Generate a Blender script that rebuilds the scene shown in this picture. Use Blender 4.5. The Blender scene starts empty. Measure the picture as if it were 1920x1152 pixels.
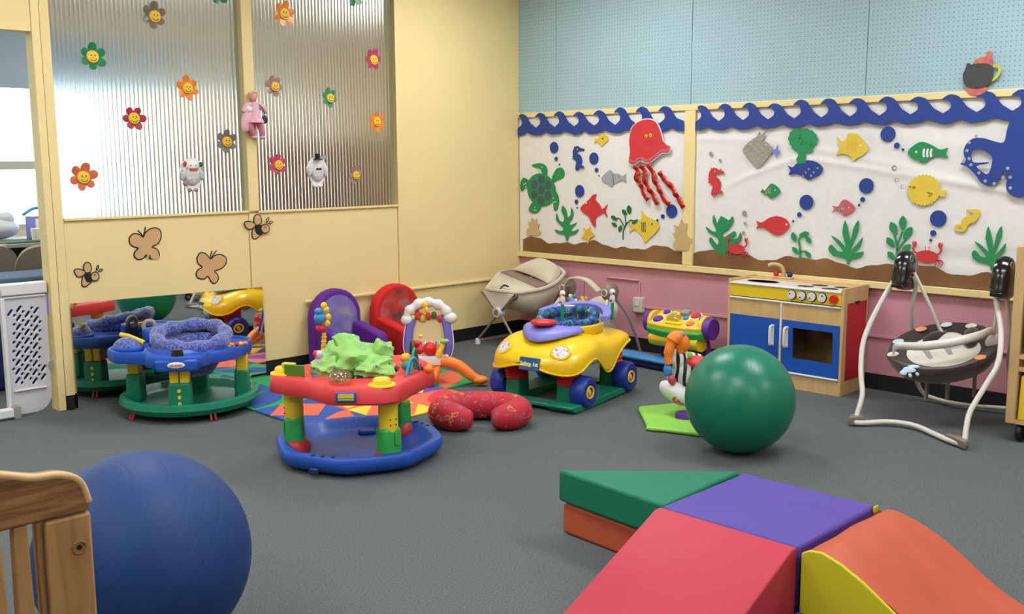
import bpy, bmesh, math, random
from mathutils import Vector, Matrix
random.seed(7)
S = bpy.context.scene
COL = S.collection
PI = math.pi
# ---------------------------------------------------------------- camera
cam_data = bpy.data.cameras.new('camera'); cam = bpy.data.objects.new('camera', cam_data); COL.objects.link(cam)
cam_data.sensor_fit = 'HORIZONTAL'; cam_data.sensor_width = 36.0; cam_data.lens = 36.0*1882.0/1920.0
cam_data.clip_start = .05; cam_data.clip_end = 200
_r = Vector((.707807, -.706391, -.004587)); _u = Vector((.106567, .100358, .989228)); _f = Vector((.698321, .700671, -.146312))
_m = Matrix((_r, _u, -_f)).transposed().to_4x4(); _m.translation = Vector((-5.6695, -5.5913, 1.3721)); cam.matrix_world = _m
S.camera = cam
# ---------------------------------------------------------------- world, exposure
W = bpy.data.worlds.new('daylight'); S.world = W; W.use_nodes = True
bg = W.node_tree.nodes['Background']; bg.inputs['Color'].default_value = (.84, .93, 1, 1); bg.inputs['Strength'].default_value = 4.5
S.view_settings.view_transform = 'Standard'; S.view_settings.look = 'None'; S.view_settings.gamma = 1.0
S.view_settings.use_curve_mapping = False; S.view_settings.exposure = 0.0
CEIL = 2.85
LIGHT_STRENGTH = 18.2     # fluorescent diffusers (their builder is below, with the ceiling)
S.cycles.max_bounces = 7; S.cycles.diffuse_bounces = 4; S.cycles.glossy_bounces = 4; S.cycles.transmission_bounces = 6; S.cycles.adaptive_threshold = .02; S.cycles.transparent_max_bounces = 12; S.cycles.caustics_reflective = False; S.cycles.caustics_refractive = False
S.cycles.sample_clamp_indirect = 6

# ---------------------------------------------------------------- materials
MATS = {}
def lin(c):
    return tuple(((v/255.0)/12.92 if v/255.0 <= .04045 else ((v/255.0+.055)/1.055)**2.4) for v in c)
def mat(name, rgb, rough=.5, metal=0, vary=.0, vscale=8, bump=0, bscale=60, spec=.5, trans=0, alpha=1, emit=0, coat=0, subsurf=0, sheen=0):
    if name in MATS: return MATS[name]
    m = bpy.data.materials.new(name); m.use_nodes = True; MATS[name] = m
    nt = m.node_tree; b = nt.nodes['Principled BSDF']; L = nt.links
    c = lin(rgb)
    b.inputs['Base Color'].default_value = (*c, 1); b.inputs['Roughness'].default_value = rough; b.inputs['Metallic'].default_value = metal
    b.inputs['Specular IOR Level'].default_value = spec; b.inputs['Transmission Weight'].default_value = trans; b.inputs['Alpha'].default_value = alpha
    b.inputs['Coat Weight'].default_value = coat; b.inputs['Sheen Weight'].default_value = sheen
    if emit: b.inputs['Emission Color'].default_value = (*c, 1); b.inputs['Emission Strength'].default_value = emit
    tc = nt.nodes.new('ShaderNodeTexCoord')
    if vary or not emit:
        n = nt.nodes.new('ShaderNodeTexNoise'); n.inputs['Scale'].default_value = vscale; n.inputs['Detail'].default_value = 4
        L.new(tc.outputs['Object'], n.inputs['Vector'])
        r = nt.nodes.new('ShaderNodeValToRGB'); v = max(vary, .02)
        r.color_ramp.elements[0].position = .3; r.color_ramp.elements[1].position = .7
        r.color_ramp.elements[0].color = (*[x*(1-v) for x in c], 1); r.color_ramp.elements[1].color = (*[min(1, x*(1+v)) for x in c], 1)
        L.new(n.outputs['Fac'], r.inputs['Fac']); L.new(r.outputs['Color'], b.inputs['Base Color'])
    if bump:
        n2 = nt.nodes.new('ShaderNodeTexNoise'); n2.inputs['Scale'].default_value = bscale; n2.inputs['Detail'].default_value = 3
        L.new(tc.outputs['Object'], n2.inputs['Vector'])
        bp = nt.nodes.new('ShaderNodeBump'); bp.inputs['Strength'].default_value = bump; bp.inputs['Distance'].default_value = .01
        L.new(n2.outputs['Fac'], bp.inputs['Height']); L.new(bp.outputs['Normal'], b.inputs['Normal'])
    return m
def ramp_mat(name, stops, scale, rough=.7, detail=2, kind='noise', stretch=(1, 1, 1), constant=False, bump=0, sheen=0, distort=0):
    """a procedural pattern: noise / voronoi / wave through a colour ramp"""
    m = bpy.data.materials.new(name); m.use_nodes = True; MATS[name] = m
    nt = m.node_tree; b = nt.nodes['Principled BSDF']; L = nt.links
    tc = nt.nodes.new('ShaderNodeTexCoord'); mp = nt.nodes.new('ShaderNodeMapping'); mp.inputs['Scale'].default_value = stretch
    L.new(tc.outputs['Object'], mp.inputs['Vector'])
    if kind == 'noise':
        n = nt.nodes.new('ShaderNodeTexNoise'); n.inputs['Detail'].default_value = detail; n.inputs['Distortion'].default_value = distort; out = n.outputs['Fac']
    elif kind == 'voronoi':
        n = nt.nodes.new('ShaderNodeTexVoronoi'); out = n.outputs['Color']
    else:
        n = nt.nodes.new('ShaderNodeTexWave'); n.inputs['Distortion'].default_value = distort; n.inputs['Detail'].default_value = detail; out = n.outputs['Fac']
    n.inputs['Scale'].default_value = scale; L.new(mp.outputs['Vector'], n.inputs['Vector'])
    r = nt.nodes.new('ShaderNodeValToRGB'); cr = r.color_ramp
    if constant: cr.interpolation = 'CONSTANT'
    while len(cr.elements) < len(stops): cr.elements.new(.5)
    for e, (p, c) in zip(cr.elements, stops): e.position = p; e.color = (*lin(c), 1)
    L.new(out, r.inputs['Fac']); L.new(r.outputs['Color'], b.inputs['Base Color']); b.inputs['Roughness'].default_value = rough; b.inputs['Sheen Weight'].default_value = sheen
    if bump:
        bp = nt.nodes.new('ShaderNodeBump'); bp.inputs['Strength'].default_value = bump; bp.inputs['Distance'].default_value = .01
        L.new(out, bp.inputs['Height']); L.new(bp.outputs['Normal'], b.inputs['Normal'])
    return m
mat('wall_yellow', (236, 214, 152), .75, vary=.03, vscale=2, bump=.05, bscale=120)
mat('trim_yellow', (238, 216, 154), .6, vary=.02)
mat('wall_pink', (206, 146, 156), .7, vary=.04, vscale=3)
mat('wall_cream', (224, 210, 180), .8, vary=.03)
mat('ceiling_white', (225, 225, 220), .9, vary=.03)
mat('black_rubber', (18, 18, 20), .6)
mat('white_plastic', (222, 220, 220), .4); mat('cream_plastic', (212, 204, 186), .45)
mat('black_gloss', (20, 14, 14), .18, coat=.4); mat('chrome', (190, 190, 195), .25, metal=1)
mat('red', (206, 44, 52), .38); mat('bright_red', (212, 30, 30), .35); mat('coral_red', (226, 62, 66), .42); mat('blue', (32, 84, 186), .4); mat('deep_blue', (28, 52, 150), .4); mat('yellow', (238, 205, 44), .38)
mat('car_yellow', (246, 200, 20), .3, coat=.2); mat('green', (14, 128, 96), .42); mat('leaf_green', (52, 170, 76), .42); mat('lime', (140, 206, 78), .5); mat('orange', (246, 130, 40), .42)
mat('purple', (96, 46, 150), .5); mat('lavender', (128, 128, 214), .4); mat('teal', (20, 140, 120), .45); mat('sky', (60, 140, 200), .4); mat('dark_blue', (24, 30, 96), .5)
mat('tan_fabric', (206, 196, 172), .9, vary=.04, sheen=.3); mat('brown_fabric', (140, 116, 100), .9, vary=.05); mat('taupe_metal', (132, 116, 102), .4)
mat('choc_fabric', (52, 34, 32), .92, vary=.1, vscale=30, sheen=.4); mat('white_fabric', (214, 206, 194), .9, vary=.05, vscale=12)
mat('grey_plastic', (150, 148, 142), .5); mat('swing_white', (214, 210, 202), .35)
mat('mirror_glass', (235, 238, 238), .02, metal=1)
mat('paper_white', (232, 230, 226), .85, vary=.03, vscale=25); mat('ink', (22, 18, 16), .7); mat('smile_yellow', (240, 196, 60), .5)
MATS['carpet'] = ramp_mat('carpet', [(.25, (66, 72, 73)), (.5, (87, 94, 94)), (.75, (108, 116, 115))], 150, rough=.97, detail=3, bump=.35)
MATS['oak'] = ramp_mat('oak', [(.2, (136, 98, 56)), (.5, (170, 128, 80)), (.8, (192, 150, 98))], 5, rough=.5, detail=5, stretch=(12, 12, .8), distort=.6)
MATS['oak_rail'] = ramp_mat('oak_rail', [(.25, (96, 64, 34)), (.5, (140, 98, 56)), (.75, (176, 130, 80))], 7, rough=.45, detail=5, stretch=(1.2, 1, 14), distort=.8)
MATS['birch'] = ramp_mat('birch', [(.2, (196, 158, 104)), (.6, (214, 178, 124)), (.9, (224, 192, 140))], 4, rough=.5, detail=4, stretch=(6, 6, 1))
MATS['camo'] = ramp_mat('camo', [(0, (20, 36, 110)), (.42, (30, 70, 160)), (.5, (30, 120, 120)), (.56, (24, 40, 120)), (.64, (150, 180, 90)), (.68, (34, 90, 170))], 24, constant=True, detail=1)
MATS['plush_blue'] = ramp_mat('plush_blue', [(.35, (58, 66, 130)), (.5, (82, 96, 168)), (.65, (128, 140, 196))], 90, rough=.95, detail=3, bump=.5, sheen=.6)
MATS['print_green'] = ramp_mat('print_green', [(0, (146, 196, 104)), (.60, (150, 202, 110)), (.66, (70, 120, 190)), (.68, (148, 200, 108)), (.735, (224, 130, 90)), (.75, (150, 202, 110))], 17, constant=True, detail=1.5)
MATS['print_red'] = ramp_mat('print_red', [(0, (120, 120, 80)), (.28, (184, 34, 50)), (.36, (110, 110, 140)), (.385, (184, 34, 50)), (.60, (190, 36, 54)), (.635, (226, 160, 60)), (.655, (186, 34, 52)), (.69, (150, 150, 170)), (.72, (186, 36, 52))], 19, constant=True, detail=1.2, distort=.4)
MATS['sand_paper'] = ramp_mat('sand_paper', [(.3, (110, 76, 42)), (.5, (128, 90, 52)), (.7, (142, 102, 62))], 3, rough=.9, detail=4, stretch=(1, 1, 6))
MATS['bark_cabinet'] = ramp_mat('bark_cabinet', [(.3, (150, 104, 56)), (.6, (186, 136, 80))], 3, rough=.6)
def vinyl(name, rgb):
    return mat(name, rgb, .48, vary=.05, vscale=3, bump=.3, bscale=9, spec=.25)
vinyl('vinyl_green', (24, 118, 88)); vinyl('vinyl_purple', (88, 70, 156)); vinyl('vinyl_red', (184, 54, 72)); vinyl('vinyl_orange', (188, 88, 60)); vinyl('vinyl_yellow', (206, 196, 44)); vinyl('vinyl_blue', (30, 70, 140))
def pegboard_mat():
    m = bpy.data.materials.new('pegboard'); m.use_nodes = True; nt = m.node_tree; b = nt.nodes['Principled BSDF']; L = nt.links; MATS['pegboard'] = m
    tc = nt.nodes.new('ShaderNodeTexCoord'); sep = nt.nodes.new('ShaderNodeSeparateXYZ'); L.new(tc.outputs['Object'], sep.inputs[0])
    def mth(op, a, v=None, w=None):
        n = nt.nodes.new('ShaderNodeMath'); n.operation = op
        if isinstance(a, (int, float)): n.inputs[0].default_value = a
        else: L.new(a, n.inputs[0])
        if v is not None:
            if isinstance(v, (int, float)): n.inputs[1].default_value = v
            else: L.new(v, n.inputs[1])
        return n.outputs[0]
    def cell(o):
        f = mth('FRACT', mth('MULTIPLY', o, 1/.0254)); return mth('POWER', mth('SUBTRACT', f, .5), 2.0)
    d = mth('SQRT', mth('ADD', cell(sep.outputs['Y']), cell(sep.outputs['Z'])))
    hole = mth('LESS_THAN', d, .13)
    mx = nt.nodes.new('ShaderNodeMix'); mx.data_type = 'RGBA'
    n = nt.nodes.new('ShaderNodeTexNoise'); n.inputs['Scale'].default_value = 2; L.new(tc.outputs['Object'], n.inputs['Vector'])
    r = nt.nodes.new('ShaderNodeValToRGB'); r.color_ramp.elements[0].color = (*lin((156, 186, 196)), 1); r.color_ramp.elements[1].color = (*lin((168, 198, 206)), 1)
    L.new(n.outputs['Fac'], r.inputs['Fac']); L.new(r.outputs['Color'], mx.inputs[6]); mx.inputs[7].default_value = (*lin((106, 128, 138)), 1)
    L.new(hole, mx.inputs[0]); L.new(mx.outputs[2], b.inputs['Base Color']); b.inputs['Roughness'].default_value = .6
pegboard_mat()
def glass_mat(name, rgb, rough, ior, clear=0):
    m = bpy.data.materials.new(name); m.use_nodes = True; nt = m.node_tree; L = nt.links; MATS[name] = m
    for n in list(nt.nodes): nt.nodes.remove(n)
    o = nt.nodes.new('ShaderNodeOutputMaterial'); g = nt.nodes.new('ShaderNodeBsdfGlass'); g.inputs['Color'].default_value = (*lin(rgb), 1); g.inputs['Roughness'].default_value = rough; g.inputs['IOR'].default_value = ior
    if clear:
        t = nt.nodes.new('ShaderNodeBsdfTransparent'); t.inputs['Color'].default_value = (*lin(rgb), 1)
        gl = nt.nodes.new('ShaderNodeBsdfGlossy'); gl.inputs['Roughness'].default_value = rough
        mx = nt.nodes.new('ShaderNodeMixShader'); mx.inputs[0].default_value = 1-clear; L.new(t.outputs[0], mx.inputs[1]); L.new(gl.outputs[0], mx.inputs[2]); L.new(mx.outputs[0], o.inputs[0])
    else: L.new(g.outputs[0], o.inputs[0])
    return m
glass_mat('ribbed_glass', (238, 240, 240), .2, 1.45); glass_mat('window_glass', (240, 250, 250), .02, 1.45, clear=.93); glass_mat('smoked_glass', (214, 206, 190), .05, 1.45, clear=.95); glass_mat('clear_plastic', (236, 226, 210), .05, 1.3, clear=.72)

# ---------------------------------------------------------------- mesh helpers
def smooth_loop(pts, k=4, closed=True):
    n = len(pts); out = []
    P = [Vector(p) for p in pts]
    rng = n if closed else n-1
    for i in range(rng):
        if closed: p0, p1, p2, p3 = P[i-1], P[i], P[(i+1) % n], P[(i+2) % n]
        else: p0, p1, p2, p3 = P[max(i-1, 0)], P[i], P[i+1], P[min(i+2, n-1)]
        for j in range(k):
            t = j/k; t2 = t*t; t3 = t2*t
            out.append(.5*((2*p1)+(p2-p0)*t+(2*p0-5*p1+4*p2-p3)*t2+(3*p1-p0-3*p2+p3)*t3))
    if not closed: out.append(P[-1].copy())
    return out
class G:
    def __init__(s): s.v = []; s.f = []
    def add(s, vs, fs):
        o = len(s.v); s.v += [tuple(v) for v in vs]; s.f += [tuple(i+o for i in f) for f in fs]; return s
    def box(s, c, d, R=None, taper=1):
        x, y, z = d[0]/2, d[1]/2, d[2]/2; c = Vector(c)
        vs = [Vector((a*x*(taper if k > 0 else 1), b*y*(taper if k > 0 else 1), k*z)) for k in (-1, 1) for a, b in ((-1, -1), (1, -1), (1, 1), (-1, 1))]
        if R is not None: vs = [R @ v for v in vs]
        return s.add([v+c for v in vs], [(3, 2, 1, 0), (4, 5, 6, 7), (0, 1, 5, 4), (1, 2, 6, 5), (2, 3, 7, 6), (3, 0, 4, 7)])
    def loft(s, secs, cap=True, close=False):
        n = len(secs[0]); vs = [v for sec in secs for v in sec]; fs = []
        m = len(secs)
        for i in range(m if close else m-1):
            for j in range(n):
                a = i*n+j; b = i*n+(j+1) % n; k = (i+1) % m
                fs.append((a, b, k*n+(j+1) % n, k*n+j))
        if cap and not close: fs.append(tuple(reversed(range(n)))); fs.append(tuple((m-1)*n+j for j in range(n)))
        return s.add(vs, fs)
    def tube(s, path, r, n=10, closed=False, cap=True):
        P = [Vector(p) for p in path]; m = len(P); secs = []; up = None
        for i in range(m):
            t = (P[(i+1) % m]-P[i-1]) if closed else (P[min(i+1, m-1)]-P[max(i-1, 0)])
            t.normalize()
            if up is None: up = Vector((0, 0, 1)) if abs(t.z) < .9 else Vector((1, 0, 0))
            a = t.cross(up)
            if a.length < 1e-5: a = t.orthogonal()
            a.normalize(); b = a.cross(t); up = b
            rr = r[i] if isinstance(r, (list, tuple)) else r
            secs.append([P[i]+rr*(math.cos(2*PI*j/n)*a+math.sin(2*PI*j/n)*b) for j in range(n)])
        return s.loft(secs, cap, closed)
    def cyl(s, p0, p1, r0, r1=None, n=20): return s.tube([p0, p1], [r0, r0 if r1 is None else r1], n)
    def lathe(s, prof, n=32, c=(0, 0, 0), R=None, sx=1, sy=1):
        c = Vector(c); secs = []
        for r, z in prof:
            sec = [Vector((max(r, 1e-4)*math.cos(2*PI*j/n)*sx, max(r, 1e-4)*math.sin(2*PI*j/n)*sy, z)) for j in range(n)]
            if R is not None: sec = [R @ v for v in sec]
            secs.append([v+c for v in sec])
        return s.loft(secs)
    def ell(s, c, r, n=20, m=12, R=None, z0=-1, z1=1):
        a0, a1 = math.asin(z0), math.asin(z1)
        prof = [(math.cos(a0+(a1-a0)*i/m), math.sin(a0+(a1-a0)*i/m)) for i in range(m+1)]
        if isinstance(r, (int, float)): r = (r, r, r)
        c = Vector(c); secs = []
        for q, z in prof:
            sec = [Vector((max(q, 1e-4)*math.cos(2*PI*j/n)*r[0], max(q, 1e-4)*math.sin(2*PI*j/n)*r[1], z*r[2])) for j in range(n)]
            if R is not None: sec = [R @ v for v in sec]
            secs.append([v+c for v in sec])
        return s.loft(secs)
    def torus(s, c, Rr, r, n=28, m=10, R=None, sx=1, sy=1):
        c = Vector(c); secs = []
        for i in range(n):
            a = 2*PI*i/n; sec = []
            for j in range(m):
                b = 2*PI*j/m; q = Rr+r*math.cos(b)
                v = Vector((q*math.cos(a)*sx, q*math.sin(a)*sy, r*math.sin(b)))
                sec.append((R @ v if R is not None else v)+c)
            secs.append(sec)
        return s.loft(secs, False, True)
    def prism(s, poly, z0, z1, frame=None, inset=0):
        """polygon (list of 2-vectors, convex or not) between two offsets; frame=(o,ex,ey,en)"""
        n = len(poly)
        if frame is None: fr = lambda x, y, z: Vector((x, y, z))
        else:
            o, ex, ey, en = [Vector(q) for q in frame]; fr = lambda x, y, z: o+ex*x+ey*y+en*z
        vs = [fr(p[0], p[1], z0) for p in poly]+[fr(p[0], p[1], z1) for p in poly]
        fs = [tuple(reversed(range(n))), tuple(range(n, 2*n))]+[(i, (i+1) % n, n+(i+1) % n, n+i) for i in range(n)]
        return s.add(vs, fs)
    def build(s, name, m, parent=None, smooth=True, bevel=0, seg=2, sub=0, loc=None, solid=0):
        me = bpy.data.meshes.new(name); me.from_pydata(s.v, [], s.f)
        bm = bmesh.new(); bm.from_mesh(me); bmesh.ops.recalc_face_normals(bm, faces=bm.faces); bm.to_mesh(me); bm.free()
        return link(name, me, m, parent, smooth, bevel, seg, sub, loc, solid)
def link(name, me, m, parent=None, smooth=True, bevel=0, seg=2, sub=0, loc=None, solid=0):
    me.materials.clear(); me.materials.append(MATS[m] if isinstance(m, str) else m)
    o = bpy.data.objects.new(name, me); COL.objects.link(o)
    if parent is not None: o.parent = parent
    if loc is not None: o.location = loc
    if smooth:
        for p in me.polygons: p.use_smooth = True
        try: me.set_sharp_from_angle(angle=math.radians(42))
        except Exception: pass
    if solid:
        d = o.modifiers.new('solid', 'SOLIDIFY'); d.thickness = solid; d.offset = 0
    if bevel:
        b = o.modifiers.new('bevel', 'BEVEL'); b.width = bevel; b.segments = seg; b.limit_method = 'ANGLE'; b.angle_limit = math.radians(40); b.harden_normals = False
    if sub:
        d = o.modifiers.new('sub', 'SUBSURF'); d.levels = sub; d.render_levels = sub
    return o
def thing(name, label, cat, loc=(0, 0, 0), rz=0, group=None):
    o = bpy.data.objects.new(name, None); COL.objects.link(o); o.location = loc; o.rotation_euler = (0, 0, rz); o.empty_display_size = .05
    o['label'] = label; o['category'] = cat
    if group: o['group'] = group
    return o
def tag(o, label, cat, group=None):
    o['label'] = label; o['category'] = cat
    if group: o['group'] = group
    return o
def struct(o): o['kind'] = 'structure'; return o
def dup(root, **kw):
    r = root.copy(); COL.objects.link(r)
    for k, v in kw.items():
        if k in ('label', 'group'): r[k] = v
        else: setattr(r, k, v)
    for ch in list(root.children):
        c = ch.copy(); COL.objects.link(c); c.parent = r
        for g in list(ch.children):
            d = g.copy(); COL.objects.link(d); d.parent = c
    return r
def bx(name, lo, hi, m, parent=None, bevel=0, smooth=False):
    lo = Vector(lo); hi = Vector(hi); return G().box((lo+hi)/2, hi-lo).build(name, m, parent, smooth or bool(bevel), bevel)
def curve_mesh(loops, depth):
    """filled 2-D outline with holes, extruded by depth (centred on z)"""
    cu = bpy.data.curves.new('outline', 'CURVE'); cu.dimensions = '2D'; cu.fill_mode = 'BOTH'; cu.extrude = depth/2
    for lp in loops:
        sp = cu.splines.new('POLY'); sp.points.add(len(lp)-1); sp.use_cyclic_u = True
        for q, p in zip(sp.points, lp): q.co = (p[0], p[1], 0, 1)
    ob = bpy.data.objects.new('outline', cu); me = bpy.data.meshes.new_from_object(ob)
    bpy.data.objects.remove(ob); bpy.data.curves.remove(cu); return me
FRAME_L = Matrix(((1, 0, 0, 0), (0, 0, -1, 0), (0, 1, 0, 0), (0, 0, 0, 1)))     # (u, v, out) on the yellow wall: u along +x, out towards the room
FRAME_R = Matrix(((0, 0, -1, 0), (-1, 0, 0, 0), (0, 1, 0, 0), (0, 0, 0, 1)))    # on the right wall: u along -y
def flat(name, loops, depth, out, m, frame, origin=(0, 0), parent=None):
    """a cut-out lying on a wall; coordinates relative to origin (u, v)"""
    lp = [[(p[0]-origin[0], p[1]-origin[1]) for p in l] for l in loops]
    me = curve_mesh(lp, depth)
    if parent is None:
        o = link(name, me, m, None, False); o.matrix_world = frame @ Matrix.Translation((origin[0], origin[1], out)); return o
    o = link(name, me, m, parent, False); o.location = (0, 0, out); return o
def wallthing(name, label, cat, frame, uv, out, group=None):
    t = thing(name, label, cat, group=group); t.matrix_world = frame @ Matrix.Translation((uv[0], uv[1], out)); return t
def disc(x, y, r, n=20, ry=None): return [(x+r*math.cos(2*PI*i/n), y+(ry or r)*math.sin(2*PI*i/n)) for i in range(n)]
def stroke(path, w, closed=False):
    """thin ribbon polygon along a 2-D path"""
    P = [Vector(p[:2]) for p in path]; a = []; b = []; n = len(P)
    ws = w if isinstance(w, (list, tuple)) else [w]*n
    for i in range(n):
        t = P[min(i+1, n-1)]-P[max(i-1, 0)]; t.normalize(); nn = Vector((-t.y, t.x)); a.append(P[i]+nn*ws[i]/2); b.append(P[i]-nn*ws[i]/2)
    return [tuple(p) for p in a]+[tuple(p) for p in reversed(b)]
def grow(poly, d):
    n = len(poly); P = [Vector(p[:2]) for p in poly]; A = sum(P[i-1].x*P[i].y-P[i].x*P[i-1].y for i in range(n)); sgn = 1 if A > 0 else -1; out = []
    for i in range(n):
        t = P[(i+1) % n]-P[i-1]
        if t.length < 1e-6: out.append(tuple(P[i])); continue
        t.normalize(); out.append((P[i].x+sgn*t.y*d, P[i].y-sgn*t.x*d))
    return out
def centroid(p): return (sum(q[0] for q in p)/len(p), sum(q[1] for q in p)/len(p))
def text_mesh(body, size, depth):
    cu = bpy.data.curves.new('lettering', 'FONT'); cu.body = body; cu.size = size; cu.extrude = depth/2; cu.offset = .0007; cu.align_x = 'CENTER'; cu.align_y = 'CENTER'
    ob = bpy.data.objects.new('lettering', cu); me = bpy.data.meshes.new_from_object(ob); bpy.data.objects.remove(ob); return me
RX = lambda a: Matrix.Rotation(a, 3, 'X'); RY = lambda a: Matrix.Rotation(a, 3, 'Y'); RZ = lambda a: Matrix.Rotation(a, 3, 'Z')
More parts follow.
